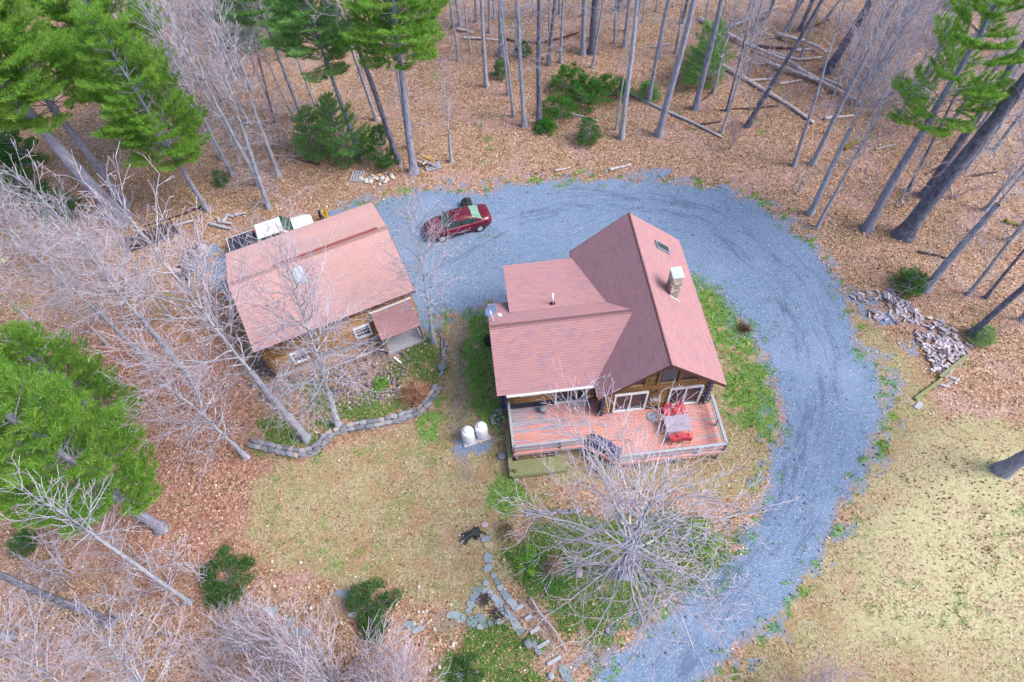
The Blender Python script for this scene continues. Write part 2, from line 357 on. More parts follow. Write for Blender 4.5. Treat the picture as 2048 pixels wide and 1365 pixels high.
def build_ground():
    x0, x1, y0, y1, st = -60., 60., -6., 80., .24
    nx = int((x1-x0)/st)+1; ny = int((y1-y0)/st)+1
    xs = np.linspace(x0, x1, nx); ys = np.linspace(y0, y1, ny)
    X, Y = np.meshgrid(xs, ys); X = X.ravel(); Y = Y.ravel()
    m = masks(X, Y)
    rough = (1-np.clip(m['gravel']+m['lawn'], 0, 1))
    edge = np.minimum.reduce([X-x0, x1-X, Y-y0, y1-Y]); ef = np.clip(edge/4, 0, 1)
    Z = ((vnoise(X, Y, .9, 40)-.5)*.07+(vnoise(X, Y, 2.7, 41)-.5)*.05)*rough*ef-.02+(vnoise(X, Y, .12, 42)-.5)*.0
    V = np.stack([X, Y, Z], 1)
    i = np.arange(nx-1)[None, :]+np.arange(ny-1)[:, None]*nx; i = i.ravel()
    Fc = np.stack([i, i+1, i+1+nx, i+nx], 1)
    fm = {k: v[Fc].mean(1) for k, v in m.items()}
    cls = np.zeros(len(Fc), int); cls[fm['lawn'] > .5] = 1; cls[fm['gravel'] > .5] = 2
    cols = {'mask_a': np.stack([m['lawn'], m['cover'], m['gravel'], np.ones_like(X)], 1), 'mask_b': np.stack([m['grass'], m['pink'], m['straw'], np.ones_like(X)], 1),
            'mask_c': np.stack([m['track'], m['bare'], X*0, np.ones_like(X)], 1), 'track_st': np.stack([np.clip(m['td'], -12, 12), m['ta'], X*0, np.ones_like(X)], 1)}
    for c, nm in ((0, 'forest_floor'), (1, 'lawn'), (2, 'gravel_driveway')):
        f = Fc[cls == c]; used = np.unique(f); re = np.zeros(len(X), int); re[used] = np.arange(len(used))
        me = new_mesh(nm, V[used], re[f], [GM], True)
        for k, cc in cols.items():
            a = me.color_attributes.new(k, 'FLOAT_COLOR', 'POINT'); a.data.foreach_set('color', cc[used].astype(np.float32).ravel())
        tag(link(nm, me), kind='structure')
    b = MB(); B = 900.; z = -.02
    for q in ([(-B,-B),(B,-B),(B,y0),(-B,y0)], [(-B,y1),(B,y1),(B,B),(-B,B)], [(-B,y0),(x0,y0),(x0,y1),(-B,y1)], [(x1,y0),(B,y0),(B,y1),(x1,y1)]):
        b.add([(a, c, z) for a, c in q], [(0, 1, 2, 3)])
    tag(b.build('distant_ground', GM), kind='structure')
build_ground()

# ------------------------------------------------------------------ uncountable small stuff
def sample_frame(n, seed, x0=-52, x1=52, y0=-2, y1=74):
    r = np.random.default_rng(seed); x = r.uniform(x0, x1, n); y = r.uniform(y0, y1, n)
    # keep what falls in the photographed field (a wide margin round it)
    d = (CAMH)*math.sin(PITCH)+y*math.cos(PITCH); k = np.abs(x) < d*.92+3
    return x[k], y[k], r
def island_mat(name, stops, rough=.8, trans=0):
    b = NB(name); c = b.ramp(b.island(), stops)
    return b.done(c, rough)
def quads(name, x, y, z, sz, r, mat, label, cat, tilt=.5, asp=.6):
    n = len(x); a = r.uniform(0, 2*math.pi, n); t1 = r.normal(0, tilt, n); t2 = r.normal(0, tilt, n)
    ux = np.stack([np.cos(a), np.sin(a), t1], 1); uy = np.stack([-np.sin(a), np.cos(a), t2], 1)
    c = np.stack([x, y, z], 1); s = sz[:, None]
    V = np.stack([c-ux*s, c-uy*s*asp, c+ux*s, c+uy*s*asp], 1).reshape(-1, 3)
    Fc = np.arange(4*n).reshape(-1, 4)
    return tag(link(name, new_mesh(name, V, Fc, [mat])), label, cat, kind='stuff')
leafmat = island_mat('dead_leaf', [(0, lin(84,62,56)), (.2, lin(146,110,90)), (.45, lin(192,152,124)), (.7, lin(216,184,156)), (.9, lin(234,212,186)), (1, lin(248,238,222))])
x, y, r = sample_frame(150000, 3); m = masks(x, y)
pr = np.clip(1-m['gravel']*1.15, 0, 1)*np.clip(1-.86*m['lawn'], 0, 1)*(1-.5*m['cover']); k = r.random(len(x)) < pr
x, y = x[k], y[k]
quads('fallen_leaves', x, y, r.uniform(.02, .07, len(x)), r.uniform(.045, .085, len(x)), r, leafmat, 'dry tan and brown oak leaves lying over the forest floor', 'leaves')
def blades(name, x, y, h, wd, r, mat, label, cat, lean=.45, z=None):
    n = len(x); a = r.uniform(0, 2*math.pi, n); px, py = np.cos(a)*wd, np.sin(a)*wd
    lx = r.normal(0, lean, n)*h; ly = r.normal(0, lean, n)*h; z = np.zeros(n) if z is None else z
    V = np.stack([np.stack([x-px, y-py, z], 1), np.stack([x+px, y+py, z], 1), np.stack([x+lx, y+ly, z+h], 1)], 1).reshape(-1, 3)
    return tag(link(name, new_mesh(name, V, np.arange(3*n).reshape(-1, 3), [mat])), label, cat, kind='stuff')
gmat = island_mat('green_grass', [(0, lin(66,114,44)), (.4, lin(100,156,62)), (.75, lin(136,186,86)), (1, lin(188,204,122))])
x, y, r = sample_frame(900000, 5, -25, 40, 0, 45); m = masks(x, y)
k = (r.random(len(x)) < m['grass']*(1-.45*m['gravel'])*.7) ; x, y = x[k], y[k]
blades('grass', x, y, r.uniform(.05, .15, len(x)), r.uniform(.012, .03, len(x)), r, gmat, 'tufts of fresh green grass coming up in the lawn and verges', 'grass')
smat = island_mat('dry_grass', [(0, lin(140,122,70)), (.4, lin(190,172,112)), (.75, lin(214,198,142)), (1, lin(232,220,176))])
x, y, r = sample_frame(160000, 6, -25, 50, -2, 40); m = masks(x, y)
k = (r.random(len(x)) < m['lawn']*(1-m['gravel'])*(1-m['cover'])*.85); x, y = x[k], y[k]
blades('dry_grass', x, y, r.uniform(.03, .09, len(x)), r.uniform(.012, .028, len(x)), r, smat, 'short straw coloured dead grass of the lawn', 'grass', 1.0)
cmat = island_mat('evergreen_leaf', [(0, lin(50,90,34)), (.4, lin(78,132,48)), (.75, lin(108,168,66)), (.95, lin(150,184,98)), (1, lin(190,180,120))])
x, y, r = sample_frame(500000, 9, -25, 25, 0, 30); m = masks(x, y)
k = (r.random(len(x)) < m['cover']*.9); x, y = x[k], y[k]
quads('ground_cover', x, y, r.uniform(.02, .12, len(x)), r.uniform(.025, .055, len(x)), r, cmat, 'dark green evergreen ground cover in the beds round the big bare tree', 'ground cover', .8, .5)
# cobbles in front of the garage, small stones by the drive
def rocks_np(name, x, y, s, r, mat, label, cat, flat=.55):
    bm = bmesh.new(); bmesh.ops.create_icosphere(bm, subdivisions=1, radius=1)
    bv = np.array([v.co[:] for v in bm.verts]); bf = np.array([[v.index for v in f.verts] for f in bm.faces]); bm.free()
    n = len(x); V = bv[None]*(1+r.uniform(-.28, .28, (n, len(bv), 1)))
    a = r.uniform(0, 6.28, n); c, s_ = np.cos(a)[:, None], np.sin(a)[:, None]
    ax = r.uniform(.7, 1.3, n)[:, None]
    X = V[..., 0]*ax; Y = V[..., 1]/ax
    V = np.stack([(X*c-Y*s_)*s[:, None]+x[:, None], (X*s_+Y*c)*s[:, None]+y[:, None], V[..., 2]*s[:, None]*flat+s[:, None]*flat*.5], 2).reshape(-1, 3)
    Fc = (bf[None]+(np.arange(n)*len(bv))[:, None, None]).reshape(-1, 3)
    return tag(link(name, new_mesh(name, V, Fc, [mat])), label, cat, kind='stuff')
rockmat = island_mat('cobble', [(0, lin(84,80,92)), (.3, lin(126,120,132)), (.6, lin(154,150,166)), (.85, lin(178,148,138)), (1, lin(216,210,218))])
x, y, r = sample_frame(26000, 12, -20, 0, 12, 34)
k = (sdist(x, y, COBBLE)+(vnoise(x, y, 1.5, 3)-.5) > 0) & (r.random(len(x)) < .45); x, y = x[k], y[k]
rocks_np('cobbles', x, y, r.uniform(.05, .13, len(x)), r, rockmat, 'grey and pinkish cobbles spread in front of the garage wall', 'cobbles')
x, y, r = sample_frame(60000, 13, -20, 30, 0, 45); m = masks(x, y); k = (r.random(len(x)) < np.where(m['gravel'] > .5, .022, .0)+np.where((m['gravel'] > .2) & (m['gravel'] < .7), .12, 0)); x, y = x[k], y[k]
rocks_np('loose_stones', x, y, r.uniform(.025, .065, len(x)), r, rockmat, 'loose pale stones along the edges of the gravel drive', 'stones')
# ------------------------------------------------------------------ shared building materials
def shingle_mat(name, stops, stain):
    b = NB(name); u = b.sep(b.uv())
    row = b.math('FLOOR', b.math('DIVIDE', u[1], .145))
    tab = b.math('FLOOR', b.math('ADD', b.math('DIVIDE', u[0], .33), b.math('MULTIPLY', row, .37)))
    c = b.mix(.45, b.ramp(b.white(b.comb(tab, row, 3.3)), stops), stops[2][1])
    blk = b.white(b.comb(b.math('FLOOR', b.math('DIVIDE', tab, 3.0)), row, 9.1))
    c = b.mix(b.math('MULTIPLY', b.step(blk, .55, .9), .0), c, stops[1][1])
    c = b.mix(b.math('MULTIPLY', b.step(b.noise(.5, 3), .3, .8), .3), c, stain)
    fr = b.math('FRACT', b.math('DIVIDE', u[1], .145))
    c = b.mix(b.math('MULTIPLY', b.step(fr, .62, .95), .38), c, tuple(v*.45 for v in stops[0][1]))  # painted shadow line under the edge of the course above
    c = b.mix(b.math('MULTIPLY', b.white(b.comb(7.7, row, 1.1)), .08), c, tuple(v*.6 for v in stops[0][1]))
    c = b.mix(b.math('MULTIPLY', b.noise(60, 3, b.obj()), .25), c, tuple(v*.55 for v in stops[0][1]))
    b.bump(b.noise(70, 2, b.obj()), .004, .5)
    return b.done(c, .9)
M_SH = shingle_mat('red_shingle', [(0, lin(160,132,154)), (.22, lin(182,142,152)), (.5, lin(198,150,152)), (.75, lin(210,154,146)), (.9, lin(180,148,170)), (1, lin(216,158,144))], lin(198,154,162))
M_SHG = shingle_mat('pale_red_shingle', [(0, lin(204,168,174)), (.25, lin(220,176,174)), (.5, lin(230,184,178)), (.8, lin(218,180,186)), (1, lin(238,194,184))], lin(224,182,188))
M_DRIP = simple('dark_roof_edge', lin(96,62,66), .6)
M_WHITE = simple('white_paint', (.68, .70, .74), .5, .06)
M_FASC = simple('brown_fascia', lin(104,70,66), .7)
def log_mat(name, c0, c1, c2):
    b = NB(name); o = b.obj(); r = b.orand()
    n = b.noise(1.0, 5, b.mapv(o, (2.5, 2.5, 14)), .7)
    c = b.ramp(n, [(.2, c0), (.5, c1), (.8, c2)])
    c = b.mix(b.math('MULTIPLY', r, .35), c, c0)
    b.bump(b.noise(8, 4, b.mapv(o, (1, 1, 8))), .01, .5)
    return b.done(c, .75)
M_LOG = log_mat('stained_log', lin(104,74,50), lin(160,120,80), lin(204,162,112))
M_GLOG = log_mat('amber_log_siding', lin(124,90,60), lin(184,140,92), lin(222,180,128))
M_LOGEND = simple('weathered_log_end', lin(70,70,92), .85, .4)
def glass_mat(name, col, rough=.06):
    b = NB(name); n = b.noise(2.2, 2, b.obj()); c = b.mix(n, tuple(v*.5 for v in col), tuple(v*1.6 for v in col))
    m = b.done(c, rough); b.b.inputs['Specular IOR Level'].default_value = .6; return m
M_GLASS = glass_mat('dark_window_glass', lin(52,48,62))
M_GLASS2 = glass_mat('reflecting_glass', lin(78,86,104))
M_STONE = island_mat('chimney_stone', [(0, lin(168,150,146)), (.3, lin(212,196,182)), (.6, lin(238,220,194)), (.85, lin(226,218,224)), (1, lin(250,242,230))])
M_MORTAR = simple('mortar', lin(150,140,140), .95)
M_STEEL = simple('galvanised_metal', lin(168,182,204), .4, .12, metal=.3)
M_CAP = simple('pale_cap', lin(206,218,230), .5, .06)
M_BLACK = simple('black_plastic', (.02, .02, .025), .5)
def deck_mat():
    b = NB('red_stained_plank'); P = b.obj(); r = b.orand()
    n = b.noise(1, 6, b.mapv(P, (.55, 5, 5)), .65); n2 = b.noise(.45, 3, P)
    wear = b.math('ADD', b.math('MULTIPLY', n, .6), b.math('MULTIPLY', n2, .3))
    wear = b.math('ADD', wear, b.math('MULTIPLY', r, .16))
    x = b.sep(P)
    left = b.math('MULTIPLY', b.math('MULTIPLY', b.step(x[0], -4.6, -8.0), b.step(x[1], -.1, .9)), .17)
    wear = b.math('ADD', wear, left)
    red = b.ramp(b.noise(1, 4, b.mapv(P, (1.2, 16, 16))), [(.25, lin(206,142,134)), (.5, lin(236,170,160)), (.8, lin(246,194,184))])
    gry = b.ramp(b.noise(1, 4, b.mapv(P, (1.5, 22, 22))), [(.25, lin(130,124,142)), (.5, lin(186,180,196)), (.8, lin(218,212,226))])
    c = b.mix(b.step(wear, .565, .64), red, gry)
    b.bump(b.noise(1, 4, b.mapv(P, (2, 40, 40))), .004, .5)
    return b.done(c, .85)
M_DECK = deck_mat()
M_GREYWOOD = simple('weathered_grey_wood', lin(186,188,200), .9, .25, 7, bump=.01)
M_GREENWOOD = simple('mossy_treated_wood', lin(150,154,112), .9, .28, 5, bump=.01)
M_REDPL = simple('red_plastic', lin(226,84,104), .5, .12)

def clip_band(P, t0, t1):
    def cl(P, t, keep_above):
        out = []
        for i in range(len(P)):
            a, b = P[i], P[(i+1) % len(P)]; ia = (a[1] >= t) == keep_above or a[1] == t; ib = (b[1] >= t) == keep_above or b[1] == t
            if ia: out.append(a)
            if ia != ib:
                k = (t-a[1])/(b[1]-a[1]); out.append((a[0]+(b[0]-a[0])*k, t))
        return out
    P = cl(P, t0, True)
    return cl(P, t1, False) if len(P) >= 3 else []
def roof_slope(parent, P, O, ex, et, mat, thick=.14, under=None, expo=.145, name='roof_slope'):
    """P: 2-D outline (s along eave, t up the slope); slab plus real overlapping shingle courses"""
    O = Vector(O); ex = Vector(ex).normalized(); et = Vector(et).normalized(); nn = ex.cross(et)
    if nn.z < 0: nn = -nn
    pt = lambda s, t, h=0: O+ex*s+et*t+nn*h
    slab = MB().prism([pt(s, t, -thick) for s, t in P], nn*(thick-.004)).build(name, under or M_DRIP, parent)
    V = []; Fc = []; UV = []
    ts = [p[1] for p in P]; k0 = math.floor(min(ts)/expo); k1 = math.ceil(max(ts)/expo)
    for k in range(k0, k1):
        Q = clip_band(P, k*expo, (k+1)*expo)
        if len(Q) < 3: continue
        b = len(V); h = lambda t: .036*(1-(t-k*expo)/expo)+.002
        V += [pt(s, t, h(t)) for s, t in Q]; Fc.append(tuple(range(b, b+len(Q)))); UV += [(s+20, t+20*expo+1e-3) for s, t in Q]
        low = [q for q in Q if abs(q[1]-k*expo) < 1e-6]
        if len(low) >= 2:
            s0, s1 = min(q[0] for q in low), max(q[0] for q in low); b = len(V)
            V += [pt(s0, k*expo, 0), pt(s1, k*expo, 0), pt(s1, k*expo, .038), pt(s0, k*expo, .038)]; Fc.append((b, b+1, b+2, b+3))
            UV += [(s0+20, (k+20)*expo+.01), (s1+20, (k+20)*expo+.01)]*2
    me = new_mesh('shingle_courses', V, Fc, [mat])
    ul = me.uv_layers.new(name='UVMap')
    for l in me.loops: ul.data[l.index].uv = UV[l.vertex_index]
    tag(link('shingle_courses', me, slab), kind='stuff')
    return slab
def log_wall(parent, a, b, z0, z1, mat, dia=.25, holes=(), top=None, ext=.0, name='log'):
    """a,b: wall ends (2-D, house frame); holes (s0,s1,za,zb); top(s) gives a gable height"""
    a = Vector((*a, 0)); b = Vector((*b, 0)); L = (b-a).length; d = (b-a)/L; z = z0+dia/2
    nrm = Vector((-d.y, d.x, 0))
    i = 0
    while z < z1:
        s0, s1 = -ext, L+ext
        if top:
            ss = [s for s in np.linspace(0, L, 121) if top(s) >= z+dia*.35]
            if not ss: break
            if len(ss) < 121: s0, s1 = ss[0], ss[-1]
        cuts = sorted([h for h in holes if h[2] < z < h[3]])
        segs = []; s = s0
        for h in cuts:
            if h[0] > s: segs.append((s, min(h[0], s1)))
            s = max(s, h[1])
        if s < s1: segs.append((s, s1))
        for u, v in segs:
            if v-u > .05: MB().tube(a+d*u+Vector((0, 0, z)), a+d*v+Vector((0, 0, z)), dia*.41, n=10).build(name, mat, parent, smooth=True)
        z += dia; i += 1
def wall_slab(parent, a, b, z0, z1, mat, th=.1, holes=(), name='wall', peak=None):
    a = Vector((*a, 0)); b = Vector((*b, 0)); d = (b-a).normalized(); n = Vector((-d.y, d.x, 0))*th; L = (b-a).length
    pts = [a+Vector((0, 0, z0)), b+Vector((0, 0, z0)), b+Vector((0, 0, z1))]
    if peak: pts.append(a+d*peak[0]+Vector((0, 0, peak[1])))
    pts.append(a+Vector((0, 0, z1)))
    return MB().prism([p-n/2 for p in pts], n).build(name, mat, parent)
def window(parent, c, ex, w, h, fr=.09, proud=.1, mull=1, bars=0, mat=None, glass=None, name='window', label=None):
    """c: centre of the opening on the wall face, ex: unit direction along the wall, outward normal = ex x z"""
    c = Vector(c); ex = Vector(ex).normalized(); ez = Vector((0, 0, 1)); nn = ex.cross(ez)
    M = Matrix.Translation(c) @ Matrix((ex, nn, ez)).transposed().to_4x4()
    m = MB()
    m.box(-w/2, -w/2+fr, -.04, proud, -h/2, h/2, M=M).box(w/2-fr, w/2, -.04, proud, -h/2, h/2, M=M)
    m.box(-w/2+fr, w/2-fr, -.04, proud-.003, h/2-fr, h/2, M=M).box(-w/2+fr, w/2-fr, -.04, proud-.003, -h/2, -h/2+fr, M=M)
    for i in range(1, mull+1):
        x = -w/2+w*i/(mull+1); m.box(x-fr*.35, x+fr*.35, -.03, proud-.02, -h/2+fr, h/2-fr, M=M)
    o = m.build(name, mat or M_WHITE, parent, bevel=0)
    n = mull+1; pw = (w-2*fr)/n
    for i in range(n):
        x0 = -w/2+fr+pw*i
        MB().box(x0+.01, x0+pw-.01, -.02, .02, -h/2+fr, h/2-fr, M=M).build('pane', glass or M_GLASS, o)
        if bars:
            g = MB()
            for k in range(1, bars+1):
                z = -h/2+fr+(h-2*fr)*k/(bars+1); g.box(x0+.012, x0+pw-.012, .021, .05, z-.02, z+.02, M=M)
            g.box(x0+pw/2-.018, x0+pw/2+.018, .022, .052, -h/2+fr, h/2-fr, M=M)
            g.build('glazing_bar', mat or M_WHITE, o)
    if label: o['label'] = label
    return o

# ------------------------------------------------------------------ the log house
HO = Vector((7.757, 15.908, 0)); HY = R_(1.7823)
def build_house():
    T = thing('log_house', 'log house with red shingle roof, crossing gables and a stone chimney inside the gravel loop', 'house', HO, HY)
    uE, zR, zE, vF = 3.43, 7.56, 4.65, 10.36
    sl = Vector((uE, 0, zE-zR)); L = sl.length
    # main roof: right and left slopes
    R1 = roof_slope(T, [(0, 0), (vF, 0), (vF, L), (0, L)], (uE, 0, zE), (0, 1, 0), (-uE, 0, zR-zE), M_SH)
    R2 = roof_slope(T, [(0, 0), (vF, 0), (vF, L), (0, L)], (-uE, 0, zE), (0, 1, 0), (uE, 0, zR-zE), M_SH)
    cap = MB()
    def ridgecap(m, a, b, dl, dr, wdt=.17):
        a = Vector(a); b = Vector(b); n = int((b-a).length/.3)
        for i in range(n):
            p = a+(b-a)*i/n; q = a+(b-a)*(i+1)/n; up = Vector((0, 0, .05))
            m.add([p+dl*wdt+up*.6, p+up*1.25, p+dr*wdt+up*.6, q+dl*wdt+up*.4, q+up*.9, q+dr*wdt+up*.4], [(0, 1, 4, 3), (1, 2, 5, 4), (0, 3, 4, 1), (0, 2, 1), (1, 4, 5, 2)])
    dl = Vector((-uE, 0, zE-zR)).normalized(); dr = Vector((uE, 0, zE-zR)).normalized()
    ridgecap(cap, (0, vF+.02, zR), (0, -.02, zR), dl, dr)
    cap.build('ridge_cap', M_SH, T)
    # wing roof
    uL, vW, zW, ve, ze = -8.79, 4.04, 6.77, .96, 4.61
    k = (zW-ze)/(vW-ve); Ls = math.hypot(vW-ve, zW-ze); um = -uE+.12; ut = -(zR-zW)/((zR-zE)/uE)+.12
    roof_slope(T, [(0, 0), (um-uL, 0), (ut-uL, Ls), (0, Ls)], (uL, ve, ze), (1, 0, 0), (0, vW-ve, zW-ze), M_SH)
    vb = 7.05; zb = zW-k*(vb-vW); Lb = math.hypot(vb-vW, zW-zb)
    roof_slope(T, [(0, 0), (um-uL+.1, 0), (ut-uL, Lb), (0, Lb)], (uL, vb, zb), (1, 0, 0), (0, vW-vb, zW-zb), M_SH)
    c2 = MB(); ridgecap(c2, (uL-.02, vW, zW), (ut-.05, vW, zW), Vector((0, -(vW-ve), ze-zW)).normalized(), Vector((0, (vW-ve), ze-zW)).normalized(), .19); c2.build('ridge_cap', M_SH, T)
    # low shed roof over the back addition
    ud, vh, zh, vd, zd_ = -7.6, 5.5, 5.78, 9.8, 4.72
    Ld = math.hypot(vd-vh, zh-zd_); ur0 = -uE+.06; ur1 = -(zR-zh)/((zR-zE)/uE)+.12
    roof_slope(T, [(0, 0), (ur0-ud, 0), (ur1-ud, Ld), (0, Ld)], (ud, vd, zd_), (1, 0, 0), (0, vh-vd, zh-zd_), M_SH, name='shed_roof')
    MB().box(ud+.1, -3.45, vd-.01, vd+.02, zd_-.16, zd_+.0).build('white_fascia', M_WHITE, T)
    # rake and eave boards
    def board(a, b, h=.2, t=.035, m=M_FASC, nm='fascia'):
        a = Vector(a); b = Vector(b); d = (b-a).normalized(); n = Vector((-d.y, d.x, 0)).normalized()*t
        MB().prism([a, b, b-Vector((0, 0, h)), a-Vector((0, 0, h))], n).build(nm, m, T)
    for v, sgn in ((-.005, 1), (vF+.04, 1)):
        board((0, v, zR-.03), (uE, v, zE-.03)); board((-uE, v, zE-.03), (0, v, zR-.03))
    board((uL-.005, vW, zW-.03), (uL-.005, ve, ze-.03)); board((uL-.005, vb, zb-.03), (uL-.005, vW, zW-.03))
    MB().box(uL+.5, -uE-.05, ve-.10, ve+.02, ze-.17, ze-.06).build('gutter', M_WHITE, T)
    MB().tube((-3.42, .92, 4.5), (-3.25, .98, 3.2), .05).build('downspout', M_WHITE, T)
    # walls
    zd = 1.2; wallm = M_LOG
    top = lambda s: zR-.22-abs(s-3.0)*((zR-zE)/uE)
    vM, vWw = .946, 1.948
    holes_m = [(.72, 2.62, zd-.1, zd+2.12), (3.82, 5.78, zd-.1, zd+2.12)]
    tr = [(1.05, 2.35, 4.15, 5.6), (3.35, 4.25, 4.15, 6.2), (4.5, 5.3, 4.15, 5.3)]
    log_wall(T, (-3.0, vM), (3.0, vM), .1, 7.2, wallm, .25, holes_m+[(.6, 2.2, 4.1, 5.2), (3.1, 4.05, 4.1, 5.75), (4.2, 5.4, 4.1, 5.2)], top)
    inner = simple('dark_chink_shade', (.02,.013,.01), .9)  # near-black backing wall, its colour stands for the shade in the log chinks
    # gable infill behind the logs (set back), windows in the gable under the rakes
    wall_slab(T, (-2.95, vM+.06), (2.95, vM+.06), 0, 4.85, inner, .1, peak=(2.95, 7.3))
    M_TRIM = simple('pale_timber_trim', lin(186,160,120), .7, .2)
    def gable_window(s0, s1, z0):
        pts = [(s0, z0), (s1, z0), (s1, top(s1)-.16), (s0, top(s0)-.16)]
        pts = [p for p in pts]
        P = [Vector((-3+s, vM-.06, z)) for s, z in pts]
        f = MB().prism([Vector((-3+s0-.02, vM-.13, z0-.02)), Vector((-3+s1+.02, vM-.13, z0-.02)), Vector((-3+s1+.02, vM-.13, z0-.14)), Vector((-3+s0-.02, vM-.13, z0-.14))], (0, .12, 0)).build('gable_window', M_TRIM, T)
        MB().prism(P, (0, .03, 0)).build('pane', M_GLASS, f)
    gable_window(.85, 2.2, 4.22); gable_window(3.15, 4.05, 4.22); gable_window(4.2, 5.15, 4.22)
    tim = MB()
    for s in (.62, 2.32, 3.0, 4.14, 5.3):
        h = top(s)-.12
        MB().box(-3+s-.07, -3+s+.07, vM-.17, vM-.0, 4.1, h).build('gable_post', M_LOG, T)
    log_wall(T, (3.0, vM+.1), (3.0, 9.6), .1, 4.8, wallm, .25)
    log_wall(T, (-8.35, vWw), (-3.05, vWw), .1, 4.55, wallm, .25, [(2.83, 4.78, zd-.1, zd+2.12), (.85, 1.95, 2.6, 3.55)])
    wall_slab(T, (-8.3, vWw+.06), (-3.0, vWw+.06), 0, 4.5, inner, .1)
    log_wall(T, (-8.35, 2.05), (-8.35, 6.7), .1, 6.4, wallm, .25, [], lambda s: zW-.25-abs(s-2.0)*k)
    log_wall(T, (-7.3, 6.8), (-7.3, 9.3), .1, 4.6, wallm, .25)
    log_wall(T, (-7.3, 9.35), (-3.1, 9.35), .1, 4.5, wallm, .25)
    log_wall(T, (-3.0, 9.7), (3.0, 9.7), .1, 7.2, wallm, .25, [], top)
    log_wall(T, (-8.35, 6.75), (-7.35, 6.75), .1, 4.3, wallm, .25)
    log_wall(T, (-3.0, vM+.1), (-3.0, vWw), 1.2, 4.5, wallm, .25)
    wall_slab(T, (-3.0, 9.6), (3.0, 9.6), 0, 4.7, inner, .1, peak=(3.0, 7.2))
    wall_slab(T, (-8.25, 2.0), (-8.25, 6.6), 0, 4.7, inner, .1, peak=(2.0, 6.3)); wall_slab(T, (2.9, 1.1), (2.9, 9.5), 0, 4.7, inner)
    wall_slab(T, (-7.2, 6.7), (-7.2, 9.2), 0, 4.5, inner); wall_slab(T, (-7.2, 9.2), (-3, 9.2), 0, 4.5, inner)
    # crossed log ends at the corners
    for (cx, cy) in ((3.0, vM), (-8.35, vWw), (-3.0, vM)):
        for i in range(14):
            z = 1.3+i*.2+(.1 if i % 2 else 0)*0
            if z > 4.25: break
            sx = .34 if cx > 0 else -.34
            if i % 2 == 0: MB().tube((cx, cy, z), (cx+sx*(.2 if cx == -3.0 else 1), cy, z), .1, n=10).build('log_end', M_LOGEND, T, smooth=True)
            else: MB().tube((cx, cy+.05, z), (cx, cy-.34, z), .1, n=10).build('log_end', M_LOGEND, T, smooth=True)
    # doors and window on the deck side
    for c, lab in ((-3+1.67, None), (-3+4.80, None)):
        window(T, (c, vM-.02, zd+1.06), (1, 0, 0), 1.92, 2.1, .1, .13, 1, name='sliding_door')
    window(T, (-8.35+3.8, vWw-.02, zd+1.06), (1, 0, 0), 1.92, 2.1, .1, .13, 1, name='sliding_door')
    window(T, (-8.35+1.4, vWw-.02, 3.07), (1, 0, 0), 1.08, .92, .07, .13, 0, glass=M_GLASS2)
    window(T, (3.0+.02, 4, 2.6), (0, 1, 0), 1.2, 1.1, .07, .12, 1)
    MB().box(-8.2, -5.5, vWw-.13, vWw-.09, 1.2, 1.75).build('dark_base_board', simple('dark_board', lin(58,60,82), .85, .4), T)
    # skylight
    def on(u, v, h=0):      # right slope
        return Vector((u, v, zR-(zR-zE)/uE*u))+Vector((zR-zE, 0, uE)).normalized()*h
    def skyl(u0, u1, v0, v1):
        m = MB(); e = Vector((uE, 0, zE-zR)).normalized(); n = Vector((zR-zE, 0, uE)).normalized()
        M = Matrix.Translation(on((u0+u1)/2, (v0+v1)/2)) @ Matrix((e, Vector((0, 1, 0)), n)).transposed().to_4x4()
        a = (u1-u0)/2*1.31; b = (v1-v0)/2
        m.box(-a, -a+.07, -b, b, 0, .14, M=M).box(a-.07, a, -b, b, 0, .14, M=M).box(-a+.07, a-.07, -b, -b+.07, 0, .137, M=M).box(-a+.07, a-.07, b-.07, b, 0, .137, M=M)
        o = m.build('skylight', M_STEEL, T); MB().box(-a+.07, a-.07, -b+.07, b-.07, .06, .1, M=M).build('pane', glass_mat('green_grey_glass', lin(70,84,84)), o)
    skyl(1.32, 2.18, 8.42, 9.0)
    # chimney
    cx0, cx1, cy0, cy1 = 1.27, 1.80, 4.97, 5.64; zb_, zt = 5.7, 7.95
    ch = MB().box(cx0+.03, cx1-.03, cy0+.03, cy1-.03, zb_, zt).build('chimney', M_MORTAR, T)
    sm = MB(); rr = random.Random(4)
    for (ax, o0, o1, fx) in (('x', cx0, cx1, cy0), ('x', cx0, cx1, cy1), ('y', cy0, cy1, cx0), ('y', cy0, cy1, cx1)):
        z = zb_+.1
        while z < zt-.04:
            h = rr.uniform(.1, .2); h = min(h, zt-z); s = o0
            while s < o1-.02:
                wd = min(rr.uniform(.12, .3), o1-s); p = rr.uniform(.01, .05)
                if ax == 'x': sm.box(s+.01, s+wd-.01, fx-(p if fx == cy0 else 0), fx+(0 if fx == cy0 else p), z+.008, z+h-.008)
                else: sm.box(fx-(p if fx == cx0 else 0), fx+(0 if fx == cx0 else p), s+.01, s+wd-.01, z+.008, z+h-.008)
                s += wd
            z += h
    st = sm.build('stone_facing', M_STONE, ch, bevel=.012); tag(st, kind='stuff')
    MB().box(cx0-.05, cx1+.05, cy0-.05, cy1+.05, zt, zt+.07).build('chimney_cap', M_CAP, ch, bevel=.01)
    fl = MB(); p0 = on(1.27, 4.9, .03); p1 = on(1.82, 4.9, .03)
    fl.prism([on(1.22, 4.96, .03), on(1.22, 4.86, .03), on(1.9, 4.72, .03), on(1.9, 4.80, .03)], (0, 0, .03)); fl.build('flashing', M_CAP, ch)
    # plumbing vent, satellite dish
    zs = lambda v: zh-(zh-zd_)/(vd-vh)*(v-vh)
